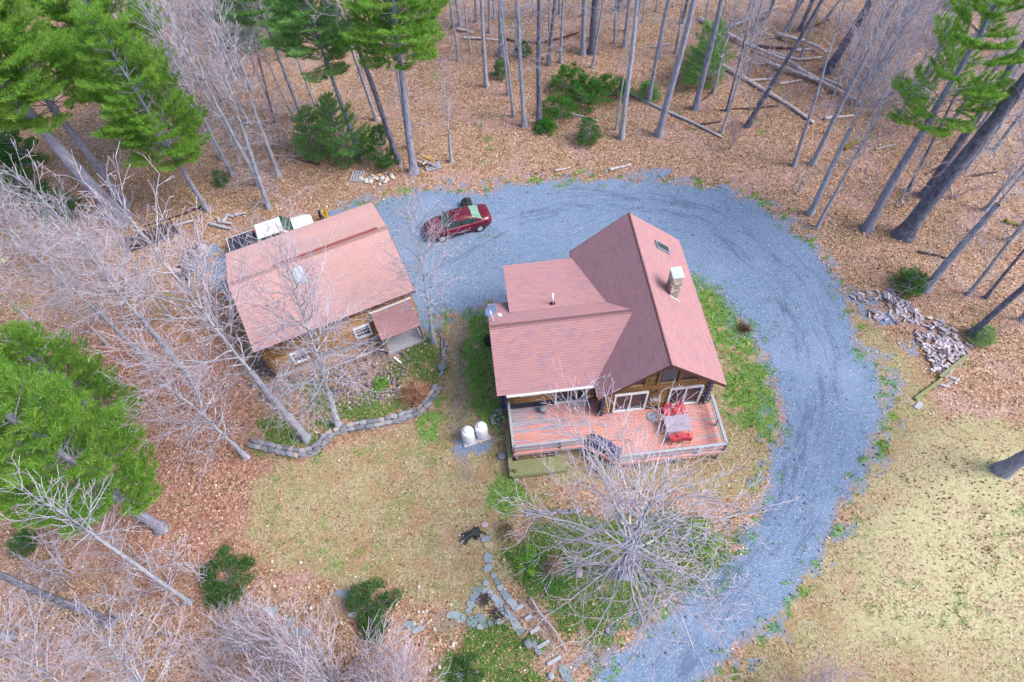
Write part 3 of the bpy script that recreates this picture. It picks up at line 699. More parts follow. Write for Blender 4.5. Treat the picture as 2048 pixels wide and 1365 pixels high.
    vt = MB().tube((-5.1, 5.85, zs(5.85)), (-5.1, 5.85, zs(5.85)+.95), .055, n=12).build('vent_pipe', M_WHITE, T, smooth=True)
    MB().lathe([(.17, -.02), (.16, .03), (.07, .1)], 14, c=(-5.1, 5.85, zs(5.85)+.02)).build('vent_boot', M_BLACK, vt)
build_house()

def sat_dish():
    k = .7013; z0 = 6.77-k*.55+.02
    T = thing('satellite_dish', 'grey oval satellite dish on a white arm at the left corner of the house roof', 'satellite dish', HO+Matrix.Rotation(HY, 3, 'Z') @ Vector((-8.55, 4.6, z0)), HY)
    d = Vector((-.35, .25, .9)).normalized(); M = Matrix.Translation((-.1, .35, .62)) @ (Vector((.5, -.62, .6)).normalized()).to_track_quat('Z', 'Y').to_matrix().to_4x4()
    V = []; Fc = []; n = 20; K = 5
    for k_ in range(K+1):
        r = k_/K
        for i in range(n): V.append(M @ Vector((.40*r*math.cos(6.2832*i/n), .31*r*math.sin(6.2832*i/n), .09*r*r)))
    for k_ in range(K):
        Fc += [(k_*n+i, k_*n+(i+1) % n, (k_+1)*n+(i+1) % n, (k_+1)*n+i) for i in range(n)]
    b = MB().add(V, Fc); o = b.build('dish', simple('blue_grey_dish', lin(96,120,156), .7, .1), T, smooth=True)
    o.modifiers.new('s', 'SOLIDIFY').thickness = .015
    MB().tube((0, 0, 0), (0, .02, .35), .03).tube((0, .02, .35), (-.1, .33, .6), .03).build('mast', M_WHITE, T)
    MB().tube((-.05, .1, .42), (.38, -.15, .8), .022).build('feed_arm', M_WHITE, T)
    MB().box(.3, .46, -.25, -.1, .75, .88).box(.42, .52, -.3, -.18, .8, .9).build('receiver', M_WHITE, T, bevel=.02)
sat_dish()

# ------------------------------------------------------------------ deck
def build_deck():
    T = thing('deck', 'red stained wooden deck with peeling grey boards along the front of the log house', 'deck', HO, HY)
    z = 1.2; rr = random.Random(5)
    uL, uR, v1, v2 = -8.30, 3.50, -1.05, -2.33; uj0, uj1 = -4.1, -2.6
    v = v2; pw = .142
    while v < 1.9:
        vc = v+pw/2
        if vc < v1: lo = uj0+(v1-vc)/(v1-v2)*(uj1-uj0)
        else: lo = uL
        hi = uR if vc < .83 else -3.05
        if vc > .83: lo = uL
        s = lo
        while s < hi-.02:
            e = s+rr.choice([2.4, 3.0, 3.66, 4.2, 4.88]) if s > lo else s+rr.uniform(1.4, 4.4)
            if hi-e < .8: e = hi
            e = min(e, hi); dz = rr.uniform(-.002, .003)
            MB().box(s+.004, e-.004, v+.006, v+pw-.006, z-.035+dz, z+dz).build('plank', M_DECK, T)
            s = e
        v += pw
    rim = MB()
    for a, b in (((uL, v1), (uj0, v1)), ((uj0, v1), (uj1, v2)), ((uj1, v2), (uR, v2)), ((uR, v2), (uR, .9)), ((uL, 1.9), (uL, v1))):
        a = Vector((*a, z-.05)); b = Vector((*b, z-.05)); d = (b-a).normalized(); n = Vector((-d.y, d.x, 0))*.04
        MB().prism([a, b, b-Vector((0, 0, .22)), a-Vector((0, 0, .22))], n).build('rim_board', M_DECK, T)
    def rail(a, b, posts, mats=(M_GREYWOOD, M_GREYWOOD)):
        a = Vector((*a, 0)); b = Vector((*b, 0)); d = (b-a).normalized(); n = Vector((-d.y, d.x, 0))
        for i in range(posts+1):
            p = a+(b-a)*i/posts; MB().box(p.x-.05, p.x+.05, p.y-.05, p.y+.05, z-.25, z+.88).build('railing_post', mats[0], T)
        for zz, w_, t in ((z+.90, .075, .035), (z+.62, .02, .09), (z+.30, .02, .09)):
            MB().prism([a-n*w_+Vector((0, 0, zz)), b-n*w_+Vector((0, 0, zz)), b+n*w_+Vector((0, 0, zz)), a+n*w_+Vector((0, 0, zz))], (0, 0, t)).build('handrail' if zz > z+.8 else 'rail', mats[1], T)
    rail((uL+.08, 1.85), (uL+.08, v1+.08), 2, (M_GREYWOOD, M_GREYWOOD)); rail((uL+.08, v1+.08), (-5.6, v1+.08), 1)
    rail((-5.6, v1+.08), (uj0-.05, v1+.08), 1)
    rail((uj1+.1, v2+.08), (uR-.08, v2+.08), 4); rail((uR-.08, v2+.08), (uR-.08, .8), 2)
    for u in np.linspace(uL+.2, uR-.2, 6):
        vv = v1+.12 if u < uj0 else v2+.12
        MB().box(u-.07, u+.07, vv-.07, vv+.07, 0, z-.06).build('support_post', M_GREYWOOD, T)
    # lower landing and side ledge of mossy treated boards
    for i in range(6):
        v_ = -1.12-(i+1)*.148
        MB().box(-8.5, -5.4, v_, v_+.140, .42, .46).build('landing_plank', M_GREENWOOD, T)
    MB().box(-8.5, -5.4, -2.05, -2.01, .1, .41).build('landing_fascia', M_GREENWOOD, T)
    MB().box(-8.62, -8.37, -2.02, .85, .462, .50).build('side_ledge', M_GREENWOOD, T)
    MB().box(-8.6, -8.56, -2.0, .85, .0, .455).build('side_board', M_GREENWOOD, T)
    MB().box(-8.36, -8.2, -1.85, -1.72, .46, 1.05).build('newel_post', M_GREENWOOD, T)
    return T
build_deck()
def hpt(u, v, z=0): return HO+Matrix.Rotation(HY, 3, 'Z') @ Vector((u, v, z))
def patio_set():
    T = thing('patio_table', 'low grey rectangular patio table among red chairs on the deck', 'table', hpt(1.12, -.62, 1.2), HY)
    MB().box(-.72, .72, -.5, .5, .69, .72).build('tabletop', simple('pale_lilac_top', lin(186,176,200), .35, .1), T, bevel=.01)
    for sx in (-1, 1):
        for sy in (-1, 1): MB().tube((sx*.62, sy*.4, 0), (sx*.62, sy*.4, .69), .025).build('leg', M_STEEL, T)
    def chair(lab):
        C = thing('patio_chair', lab, 'chair', group='red chairs round the patio table')
        MB().box(-.24, .24, -.24, .22, .40, .44).build('seat', M_REDPL, C, bevel=.015)
        b = MB()
        for i in range(5): b.box(-.23+i*.094, -.23+i*.094+.08, .2, .235, .46, .92)
        b.box(-.24, .24, .236, .26, .84, .92); b.build('backrest', M_REDPL, C)
        for sx in (-1, 1):
            for sy in (-1, 1): MB().tube((sx*.2, sy*.19, 0), (sx*.22, sy*.2, .42), .018).build('leg', M_BLACK, C)
            MB().box(sx*.27-.03, sx*.27+.03, -.22, .22, .62, .65).build('armrest', M_REDPL, C)
        return C
    for u, v, rz, lab in ((.84, .30, .1, 'red patio chair nearest the left corner on the house side of the table'), (1.48, .34, -.08, 'red patio chair on the house side, in front of the right sliding door'),
                          (.80, -1.38, math.pi+.1, 'red patio chair on the railing side, left one of its pair'), (1.46, -1.40, math.pi-.15, 'red patio chair on the railing side, right one of its pair')):
        C = chair(lab); C.location = hpt(u, v, 1.2); C.rotation_euler.z = HY+rz
patio_set()
def deck_items():
    B = thing('metal_bucket', 'galvanised metal bucket standing by the wall at the left end of the deck', 'bucket', hpt(-6.27, 1.42, 1.2))
    MB().lathe([(.16, 0), (.19, .4), (.2, .44), (.19, .46)], 18).build('bucket_body', M_STEEL, B, smooth=True)
    MB().lathe([(.2, .46), (.19, .475), (.05, .5)], 18).build('lid', simple('grey_green_lid', lin(150,172,178), .4, .1), B, smooth=True)
    # covered bench set diagonally in the notch of the deck
    T = thing('covered_bench', 'dark blue tarpaulin draped over a bench at the diagonal corner of the deck railing', 'covered furniture', hpt(-3.15, -1.22, 1.2), HY-R_(38))
    n1, n2 = 16, 9; V = []
    for i in range(n1):
        for j in range(n2):
            a = i/(n1-1)*2-1; b = j/(n2-1)*2-1
            h = .62*(1-abs(a)**8)*(1-abs(b)**5)+.09*math.sin(5*a+3*b)+RNG.uniform(-.035, .035)
            V.append((a*1.0, b*.38+.03*math.sin(7*a), max(.02, h)))
    Fc = [(i*n2+j, (i+1)*n2+j, (i+1)*n2+j+1, i*n2+j+1) for i in range(n1-1) for j in range(n2-1)]
    b = NB('blue_tarp'); c = b.ramp(b.noise(9, 3, b.obj()), [(.35, lin(44,48,78)), (.5, lin(86,92,136)), (.7, lin(132,136,172))]); tm = b.done(c, .55)
    o = link('tarpaulin', new_mesh('tarpaulin', V, Fc, [tm]), T); 
    for s in (-1, 1): MB().box(s*.8-.03, s*.8+.03, -.3, .3, 0, .12).build('leg', M_GREYWOOD, T)
    W = thing('wall_flower', 'small pink red flower wreath hanging on the log wall between the sliding doors', 'wreath', hpt(.05, .8, 3.3), HY)
    m = MB()
    for i in range(14):
        a = i/14*6.283; m.add([(math.cos(a)*.15-.05, -.03, math.sin(a)*.15), (math.cos(a)*.15, -.09, math.sin(a)*.15+.06), (math.cos(a)*.15+.06, -.03, math.sin(a)*.15), (math.cos(a)*.13, -.02, math.sin(a)*.15-.06)], [(0, 1, 2), (0, 2, 3), (1, 3, 2), (0, 3, 1)])
    m.build('petals', simple('pink_petals', lin(214,110,136), .7, .3), W); MB().tube((0, .1, 0), (0, -.02, 0), .03).build('hook', M_BLACK, W)
    S = thing('wall_shelf', 'small grey slatted shelf on the log wall just below the wreath', 'shelf', hpt(.05, .82, 2.6), HY)
    for i in range(3): MB().box(-.3, .3, -.12+i*-.07, -.07+i*-.07, 0, .02).build('slat', M_GREYWOOD, S)
    MB().box(-.27, -.23, -.27, 0, -.12, -.003).box(.23, .27, -.27, 0, -.12, -.003).build('bracket', M_GREYWOOD, S)
    D = thing('boot_tray', 'flat grey oval tray lying on the deck left of the red chairs', 'tray', hpt(-.05, .28, 1.2), HY)
    MB().lathe([(.24, .0), (.3, .05), (.28, .055), (.23, .02)], 18).build('tray_rim', M_STEEL, D)
    # small pole with black box by the landing, stone slab, boulder
deck_items()
# ------------------------------------------------------------------ garage
GO = Vector((-12.052, 27.271, 0)); GY = R_(20.588)
def gpt(u, v, z=0): return GO+Matrix.Rotation(GY, 3, 'Z') @ Vector((u, v, z))
def build_garage():
    T = thing('garage', 'amber log sided garage with a broad pale red shingle roof and a small lean-to porch', 'garage', GO, GY)
    U, A, zE, zR = 5.095, 4.286, 3.61, 5.285; L = math.hypot(A, zR-zE)
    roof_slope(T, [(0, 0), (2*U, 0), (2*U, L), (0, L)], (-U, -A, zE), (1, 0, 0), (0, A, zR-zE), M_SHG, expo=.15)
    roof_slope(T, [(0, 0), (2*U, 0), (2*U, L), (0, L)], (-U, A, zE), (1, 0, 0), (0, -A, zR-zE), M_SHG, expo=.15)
    cap = MB(); k = (zR-zE)/A
    for i in range(34):
        p = -U+i*.3; q = p+.3; q = min(q, U)
        cap.add([(p, -.17, zR+.03-.17*k), (p, 0, zR+.075), (p, .17, zR+.03-.17*k), (q, -.17, zR+.018-.17*k), (q, 0, zR+.05), (q, .17, zR+.018-.17*k)], [(0, 1, 4, 3), (1, 2, 5, 4), (0, 2, 1), (0, 3, 4, 1), (3, 4, 5)])
    cap.build('ridge_cap', M_SHG, T)
    MB().prism([(-2.2, .02, zR+.02), (U-.6, .02, zR+.02), (U-.6, .30, zR+.02-.3*k), (-2.2, .30, zR+.02-.3*k)], (0, 0, .09)).build('ridge_vent', simple('brown_red_vent', lin(176,104,98), .8, .15), T)
    for s in (-1, 1):
        x = s*U
        for y0, z0, y1, z1 in ((-A, zE, 0, zR), (0, zR, A, zE)):
            MB().prism([(x, y0, z0-.03), (x, y1, z1-.03), (x, y1, z1-.2), (x, y0, z0-.2)], (s*.03, 0, 0)).build('fascia', M_FASC, T)
        MB().box(-U, U, s*A-.015, s*A+.015, zE-.2, zE-.03).build('fascia', M_FASC, T)
    w = 4.84; a = 4.03; zt = 3.58; ze = lambda s: zR-.25-abs(s-a)*k
    log_wall(T, (-w, -a), (w, -a), .35, zt, M_GLOG, .24, [(w-2.97-.5, w-2.97+.5, .85, 2.0), (w+1.21-.55, w+1.21+.55, .85, 2.05), (w+2.9, w+3.9, .2, 2.3)])
    log_wall(T, (-w, -a), (-w, a), .35, 5.2, M_GLOG, .24, [], ze); log_wall(T, (w, -a), (w, a), .35, 5.2, M_GLOG, .24, [(1.2, 4, .3, 2.5), (4.8, 7.6, .3, 2.5)], ze)
    log_wall(T, (-w, a), (w, a), .35, zt, M_GLOG, .24)
    inn = simple('inner_wall_shade', (.03,.018,.012), .9)  # wall behind the logs, painted near black as shade between them
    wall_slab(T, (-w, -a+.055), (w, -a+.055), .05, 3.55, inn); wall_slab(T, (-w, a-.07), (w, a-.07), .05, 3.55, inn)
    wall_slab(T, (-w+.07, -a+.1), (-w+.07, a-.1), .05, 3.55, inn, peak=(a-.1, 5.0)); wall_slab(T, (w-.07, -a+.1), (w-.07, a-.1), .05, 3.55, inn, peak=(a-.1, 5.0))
    con = simple('pale_foundation', lin(186,184,196), .9, .15)
    MB().box(-w-.06, w+.06, -a-.07, a+.07, -.05, .34).build('foundation', con, T)
    window(T, (-2.97, -a-.02, 1.42), (1, 0, 0), .98, 1.1, .1, .16, 0, 1); window(T, (1.21, -a-.02, 1.45), (1, 0, 0), 1.08, 1.14, .1, .16, 0, 2)
    for y in (-a+2.6, -a+6.2): MB().box(w+.0, w+.05, y-1.35, y+1.35, .35, 2.5).build('garage_door', M_WHITE, T)
    MB().box(2.95, 3.85, -a-.09, -a-.03, .36, 2.3).build('door', simple('brown_door', lin(96,58,46), .6), T)
    # skylight
    n = Vector((0, -(zR-zE), A)).normalized(); e = Vector((0, A, zR-zE)).normalized()
    c = Vector((-1.0, -1.0, zR-k*1.0)); M = Matrix.Translation(c) @ Matrix((Vector((1, 0, 0)), e, n)).transposed().to_4x4()
    o = MB().box(-.36, .36, -.6, .6, 0, .12, M=M).build('skylight', simple('pale_skylight_frame', lin(176,182,190), .5), T)
    MB().box(-.31, .31, -.55, .55, .121, .15, M=M).build('pane', simple('frosted_dome', lin(196,210,220), .35, .08), o, bevel=.02)
    # lean-to porch
    P = thing('lean_to_porch', 'small lean-to porch with red shingle roof and grey board floor beside the garage', 'porch', GO, GY)
    y0, z0, y1, z1 = -5.86, 2.14, -a-.12, 2.92; Lp = math.hypot(y1-y0, z1-z0)
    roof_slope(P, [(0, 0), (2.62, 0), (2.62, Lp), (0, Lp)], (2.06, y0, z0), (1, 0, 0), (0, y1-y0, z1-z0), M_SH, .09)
    MB().box(2.0, 4.75, -a-.2, -a-.11, 2.93, 3.02).build('flashing_board', M_WHITE, P)
    v = -5.62
    while v < -4.2: MB().box(2.12, 4.72, v+.012, v+.133, .16, .2).build('floor_board', M_GREYWOOD, P); v += .145
    MB().box(2.12, 4.72, -5.66, -5.62, .0, .19).build('rim_board', M_GREYWOOD, P)
    for u in (2.2, 4.6):
        MB().box(u-.05, u+.05, -5.6, -5.5, .2, 2.16).build('post', M_LOG, P)
        for i in range(3): MB().box(u-.015, u+.015, -5.49, -4.2, .35+i*.28, .5+i*.28).build('side_board', M_LOG, P)
build_garage()
def gutter_drain():
    T = thing('splash_block', 'narrow white downspout end lying on the stones below the porch', 'downspout', gpt(2.55, -6.3, .05), GY-1.2)
    MB().box(-.3, .3, -.06, .06, 0, .07).build('gutter_piece', M_WHITE, T); MB().box(-.34, -.3, -.07, .07, 0, .1).build('elbow', M_WHITE, T)
gutter_drain()
# ------------------------------------------------------------------ vehicles
def loft(stations, name, mats, parent, smooth=True, close=True):
    """stations: list of (x, [(y,z),...] half section bottom->top centre); mirrored in y"""
    V = []; k = len(stations[0][1])
    for x, sec in stations:
        full = [(-y, z) for y, z in sec]+[(y, z) for y, z in reversed(sec)]
        V += [(x, y, z) for y, z in full]
    n = 2*k; Fc = []
    for i in range(len(stations)-1):
        for j in range(n): Fc.append((i*n+j, i*n+(j+1) % n, (i+1)*n+(j+1) % n, (i+1)*n+j))
    Fc += [tuple(range(n-1, -1, -1)), tuple((len(stations)-1)*n+j for j in range(n))]
    m = MB().add(V, Fc); o = m.build(name, mats, parent, smooth=smooth)
    return o
def wheel(parent, x, y, r, w, out):
    t = MB(); 
    t.add(*ring(r, r*.62, w, x, y, r)); o = t.build('wheel', simple('tyre_rubber', (.025, .025, .03), .8), parent, smooth=False)
    s = out*(w/2-.01); m = MB()
    for i in range(5):
        a = i/5*6.283; c, s_ = math.cos(a), math.sin(a)
        P = [(x+c*.06-s_*.05, 0, r+s_*.06+c*.05), (x+c*r*.6-s_*.035, 0, r+s_*r*.6+c*.035), (x+c*r*.6+s_*.035, 0, r+s_*r*.6-c*.035), (x+c*.06+s_*.05, 0, r+s_*.06-c*.05)]
        m.prism([(p[0], y+s, p[2]) for p in P], (0, out*.012, 0))
    m.add(*ring(r*.66, r*.56, .03, x, y+s, r)); m.tube((x, y+s-out*.04, r), (x, y+s+out*.02, r), .07, n=12)
    m.tube((x, y+s-out*.08, r), (x, y+s-out*.06, r), r*.6, n=20, m=1)
    m.build('rim', [M_RIM, M_BLACK], o)
def ring(ro, ri, w, x, y, z, n=24):
    V = []; Fc = []
    for k, (r, yy) in enumerate(((ri, -w/2), (ro*.96, -w/2), (ro, -w/2+.03), (ro, w/2-.03), (ro*.96, w/2), (ri, w/2))):
        for i in range(n): a = 6.2832*i/n; V.append((x+r*math.cos(a), y+yy, z+r*math.sin(a)))
    for k in range(6):
        for i in range(n): Fc.append((k*n+i, k*n+(i+1) % n, ((k+1) % 6)*n+(i+1) % n, ((k+1) % 6)*n+i))
    return V, Fc
M_RIM = simple('alloy_rim', (.62, .64, .68), .35, .05, metal=.5)
def paint(name, col, coat=.6):
    b = NB(name); n = b.noise(3, 3, b.obj()); c = b.mix(n, tuple(v*.85 for v in col), tuple(v*1.1 for v in col))
    m = b.done(c, .3); b.b.inputs['Coat Weight'].default_value = coat; b.b.inputs['Coat Roughness'].default_value = .12; return m
M_CARRED = paint('dark_red_paint', (.105,.004,.018)); M_GLS = glass_mat('car_glass', lin(58, 82, 84), .05); M_GLSR = glass_mat('rear_glass', lin(130, 176, 160), .1)
def panel(parent, P, off, name, mat, t=.012):
    P = [Vector(p) for p in P]; n = (P[1]-P[0]).cross(P[2]-P[0]).normalized()*t
    c = sum(P, Vector())/len(P); Q = [p+(c-p)*off for p in P]
    if n.dot(c-Vector((0, 0, .6))) < 0: n = -n
    return MB().prism([q-n*.5 for q in Q], n*1.5).build(name, mat, parent)
def build_sedan():
    # front of the car at -x
    T = thing('sedan_car', 'dark red four door sedan parked on the gravel beyond the house', 'car', (-3.22, 33.38, 0), R_(13.5))
    W = .91
    def sec(w, zb, zs, zt, zc): return [(w*.86, zb), (w, zb+.12), (w, zs), (w*.93, zt), (w*.55, zc), (0.02, zc+.015)]
    st = [(-2.43, sec(.50, .34, .46, .56, .60)), (-2.36, sec(.70, .26, .48, .66, .70)), (-2.15, sec(.84, .22, .55, .74, .79)), (-1.7, sec(W, .22, .62, .82, .89)), (-1.0, sec(W, .2, .66, .9, .98)),
          (-.2, sec(W+.01, .2, .7, .95, .97)), (.9, sec(W+.01, .2, .74, .98, .98)), (1.55, sec(W, .22, .76, 1.0, 1.05)), (2.1, sec(.87, .26, .78, .99, 1.06)), (2.36, sec(.76, .32, .74, .93, 1.02)), (2.45, sec(.6, .38, .6, .8, .88))]
    loft(st, 'body', M_CARRED, T)
    bF, bR, rF, rR = -1.18, 1.78, -.42, 1.02; zb, zr = .93, 1.43; wb, wr = .80, .60
    g = [Vector(p) for p in ((bF, -wb, zb), (bR, -wb, zb+.06), (rR, -wr, zr-.02), (rF, -wr, zr), (bF, wb, zb), (bR, wb, zb+.06), (rR, wr, zr-.02), (rF, wr, zr))]
    cab = MB().add(g+[Vector(((rF+rR)/2, 0, zr+.035))], [(0, 1, 2, 3), (7, 6, 5, 4), (0, 3, 7, 4), (1, 5, 6, 2), (3, 2, 8), (2, 6, 8), (6, 7, 8), (7, 3, 8), (4, 5, 1, 0)])
    cab.build('cabin', M_CARRED, T, bevel=.05, smooth=True)
    panel(T, [g[0], g[3], g[7], g[4]], .07, 'windshield', M_GLS, .02); panel(T, [g[1], g[5], g[6], g[2]], .08, 'rear_window', M_GLSR, .02)
    for s in (-1, 1):
        def sp(x, f): # point on side glass plane
            z0 = zb+(x-bF)/(bR-bF)*.06; return Vector((x, s*(wb+(wr-wb)*f), z0+(zr-z0)*f))
        xs = lambda f, x: x
        f0, f1 = .12, .88
        lo = lambda x: x
        for a0, a1, b0, b1 in ((-.93, .14, -.45+.0, .12), (.22, 1.02, .20, .9), (1.08, 1.45, .94, 1.04)):
            panel(T, [sp(a0, f0), sp(a1, f0), sp(b1, f1), sp(b0, f1)], .03, 'side_window', M_GLS, .03)
        MB().box(-.95, 1.5, s*.82-.02, s*.82+.02, .955, .975).build('belt_trim', simple('pink_trim', lin(220,130,150), .3), T)
        MB().box(-.92, -.72, s*.9, s*1.03, .95, 1.07).build('mirror', M_CARRED, T, bevel=.03)
        for x in (-.02, .92): MB().box(x, x+.16, s*.925-.012, s*.925+.012, .80, .83).build('door_handle', M_CARRED, T)
        MB().box(-1.0, 1.05, s*.925-.008, s*.925+.012, .42, .47).build('side_moulding', M_CARRED, T)
        MB().prism([(-2.3, s*.62, .55), (-2.06, s*.84, .58), (-2.0, s*.80, .74), (-2.26, s*.58, .68)], (0, 0, .03)).build('headlight', M_CAP, T)
        MB().box(2.28, 2.43, s*.62-.16, s*.62+.16, .74, .9).build('tail_light', simple('red_lens', (.5, .01, .02), .2), T, bevel=.03)
        for x in (-1.42, 1.46):
            MB().tube((x, s*.78, .34), (x, s*.919, .34), .37, n=24).build('wheel_arch', M_BLACK, T); wheel(T, x, s*.84, .33, .2, s)
    MB().box(2.40, 2.47, -.28, .28, .62, .74).build('number_plate', M_WHITE, T); MB().box(-2.47, -2.40, -.3, .3, .4, .52).build('grille', M_BLACK, T)
build_sedan()
M_TRW = paint('white_truck_paint', (.66, .68, .72), .4)
def build_truck():
    T = thing('pickup_truck', 'white pickup truck with black bed cover parked behind the garage', 'truck', (-16.75, 33.35, 0), R_(20))
    W = .98
    def sec(w, zb, zs, zt, zc): return [(w*.9, zb), (w, zb+.12), (w, zs), (w*.96, zt), (w*.6, zc), (0.02, zc+.01)]
    st = [(3.12, sec(.66, .42, .75, .9, .94)), (3.05, sec(.84, .4, .78, 1.0, 1.04)), (2.6, sec(.95, .36, .85, 1.1, 1.16)), (1.7, sec(W, .34, .9, 1.17, 1.24)), (1.0, sec(W, .34, .95, 1.18, 1.2)), (-.95, sec(W, .34, .95, 1.18, 1.2))]
    loft(st, 'body', M_TRW, T)
    MB().box(-3.05, -1.0, -.98, .98, .4, 1.2).build('bed', M_TRW, T, bevel=.02)
    MB().box(-2.98, -1.02, -.88, .88, 1.2, 1.235).build('bed_cover', simple('black_bed_cover', lin(56,62,82), .6, .2), T, bevel=.01)
    for x in (-2.3, -1.65): MB().box(x-.01, x+.01, -.88, .88, 1.236, 1.25).build('cover_seam', M_BLACK, T)
    g = [Vector(p) for p in ((-.98, -.88, 1.16), (1.72, -.9, 1.16), (.98, -.72, 1.8), (-.86, -.74, 1.8), (-.98, .88, 1.16), (1.72, .9, 1.16), (.98, .72, 1.8), (-.86, .74, 1.8))]
    MB().add(g, [(0, 1, 2, 3), (7, 6, 5, 4), (0, 3, 7, 4), (1, 5, 6, 2), (3, 2, 6, 7), (4, 5, 1, 0)]).build('cab', M_TRW, T, bevel=.05, smooth=False)
    panel(T, [g[1], g[5], g[6], g[2]], .06, 'windshield', glass_mat('green_windshield', lin(44,82,62)), .02); panel(T, [g[0], g[3], g[7], g[4]], .1, 'rear_window', M_GLS, .02)
    for s in (-1, 1):
        for a0, a1, b0, b1 in ((-.8, .05, -.74, .03), (.12, 1.3, .1, .86)):
            panel(T, [(a0, s*.87, 1.24), (a1, s*.87, 1.24), (b1, s*.755, 1.74), (b0, s*.755, 1.74)], .03, 'side_window', M_GLS, .03)
        MB().box(.95, 1.15, s*1.0, s*1.18, 1.2, 1.42).build('mirror', M_BLACK, T, bevel=.02)
        for x in (-2.1, 2.1): MB().tube((x, s*.8, .4), (x, s*.988, .4), .44, n=24).build('wheel_arch', M_BLACK, T); wheel(T, x, s*.88, .39, .24, s)
        MB().box(3.02, 3.13, s*.7-.14, s*.7+.14, .72, .9).build('headlight', M_CAP, T); MB().box(-3.08, -3.04, s*.9-.07, s*.9+.07, .8, 1.12).build('tail_light', simple('red_lens', (.5, .01, .02), .2), T)
    MB().box(-.9, -.84, .0, .3, 1.79, 1.83).build('roof_lamp', simple('red_lens', (.5, .01, .02), .2), T)
    P = thing('snow_plow', 'yellow snow plow blade standing at the nose of the white truck behind the garage', 'snow plow', (-13.2, 34.75, 0), R_(20))
    V = []; n = 9
    for i in range(n):
        a = -1.0+2.0*i/(n-1); V += [(.55-.28*math.cos(a)*.9, -1.05, .42+.42*math.sin(a)), (.55-.28*math.cos(a)*.9, 1.05, .42+.42*math.sin(a))]
    y = simple('yellow_enamel', lin(250,214,56), .45, .08)
    o = MB().add(V, [(2*i, 2*i+1, 2*i+3, 2*i+2) for i in range(n-1)]).build('blade', y, P, smooth=True); o.modifiers.new('s', 'SOLIDIFY').thickness = .05
    for yy in (-.8, -.27, .27, .8): MB().box(.16, .3, yy-.03, yy+.03, .1, .82).build('rib', y, P)
    MB().tube((-.3, -.4, .45), (.25, -.3, .45), .05).tube((-.3, .4, .45), (.25, .3, .45), .05).build('frame', M_BLACK, P)
    MB().tube((-.1, .7, .3), (-.02, .72, 1.0), .09).build('plow_lamp', M_BLACK, P)
build_truck()
def rubbish_bag(loc, lab):
    T = thing('rubbish_bag', lab, 'bag', loc)
    bm = bmesh.new(); bmesh.ops.create_icosphere(bm, subdivisions=3, radius=.42)
    for v in bm.verts: v.co *= 1+RNG.uniform(-.14, .14); v.co.z = max(v.co.z*.8, -.3)
    me = bpy.data.meshes.new('bag'); bm.to_mesh(me); bm.free(); me.materials.append(M_BLACK)
    link('bag_body', me, T, (0, 0, .3)); MB().lathe([(.05, 0), (.1, .12), (.03, .18)], 9, c=(0, 0, .58)).build('bag_neck', M_BLACK, T)
p = at(933, 406, .3); rubbish_bag((p.x, p.y, 0), 'crumpled black bag standing on the gravel beyond the red sedan')
# ------------------------------------------------------------------ yard
def rock_mesh(seed, flat=.6, sub=1, name='rock'):
    r = random.Random(seed); bm = bmesh.new(); bmesh.ops.create_icosphere(bm, subdivisions=sub, radius=.5)
    for v in bm.verts:
        v.co = Vector((max(-.42, min(.42, v.co.x*1.15)), max(-.4, min(.4, v.co.y*1.1)), max(-.36, min(.36, v.co.z)))); v.co *= 1+r.uniform(-.12, .12); v.co.z *= flat/.6
    me = bpy.data.meshes.new(name); bm.to_mesh(me); bm.free(); return me
def rand_mat(name, stops, sc=6, rough=.9):
    b = NB(name); c = b.ramp(b.orand(), stops); n = b.noise(sc, 4, b.obj()); c = b.mix(.18, c, b.mix(n, tuple(v*.55 for v in stops[0][1]), stops[-1][1])); b.bump(n, .02); return b.done(c, rough)
M_WALLST = rand_mat('field_stone', [(0, lin(112,118,132)), (.5, lin(142,148,162)), (.85, lin(168,172,186)), (1, lin(196,178,168))])
M_SLATE = rand_mat('blue_grey_slate', [(0, lin(124,140,148)), (.5, lin(150,164,176)), (1, lin(176,188,200))])
ROCKS = [rock_mesh(i) for i in range(6)]
for m_ in ROCKS: m_.materials.append(M_WALLST)
def polyline(pts, step):
    P = [Vector((p[0], p[1], 0)) for p in pts]; out = []; d = 0; acc = 0
    for a, b in zip(P, P[1:]):
        L = (b-a).length; t = acc
        while t < L: out.append((a+(b-a)*(t/L), (b-a).normalized())); t += step
        acc = t-L
    return out
def smooth_line(pts, n=6):
    P = [Vector((p.x, p.y, 0)) for p in pts]; out = []
    for i in range(len(P)-1):
        p0 = P[max(i-1, 0)]; p1 = P[i]; p2 = P[i+1]; p3 = P[min(i+2, len(P)-1)]
        for k in range(n):
            t = k/n; out.append(.5*((2*p1)+(p2-p0)*t+(2*p0-5*p1+4*p2-p3)*t*t+(3*p1-p0-3*p2+p3)*t**3))
    out.append(P[-1]); return [(p.x, p.y) for p in out]
def stone_wall(name, lab, px, h=.42, wid=.52, step=.34):
    pts = smooth_line([at(x, y) for x, y in px]); T = thing(name, lab, 'stone wall', (pts[0][0], pts[0][1], 0))
    r = random.Random(len(px)); O = Vector((pts[0][0], pts[0][1], 0)); layers = max(1, round(h/.16))
    for k in range(layers):
        for p, d in polyline(pts, step):
            n = Vector((-d.y, d.x, 0))
            for side in (-.5, .5):
                s = step*r.uniform(1.0, 1.45); q = p-O+n*(side*wid*.52+r.uniform(-.03, .03))+d*r.uniform(-.08, .08)
                link('stone', r.choice(ROCKS), T, (q.x, q.y, .08+k*.16+r.uniform(0, .03)), (r.uniform(-.15, .15), r.uniform(-.15, .15), math.atan2(d.y, d.x)+r.uniform(-.3, .3)), (s*1.05, wid*.62*r.uniform(.9, 1.15), .24*r.uniform(.85, 1.1)))
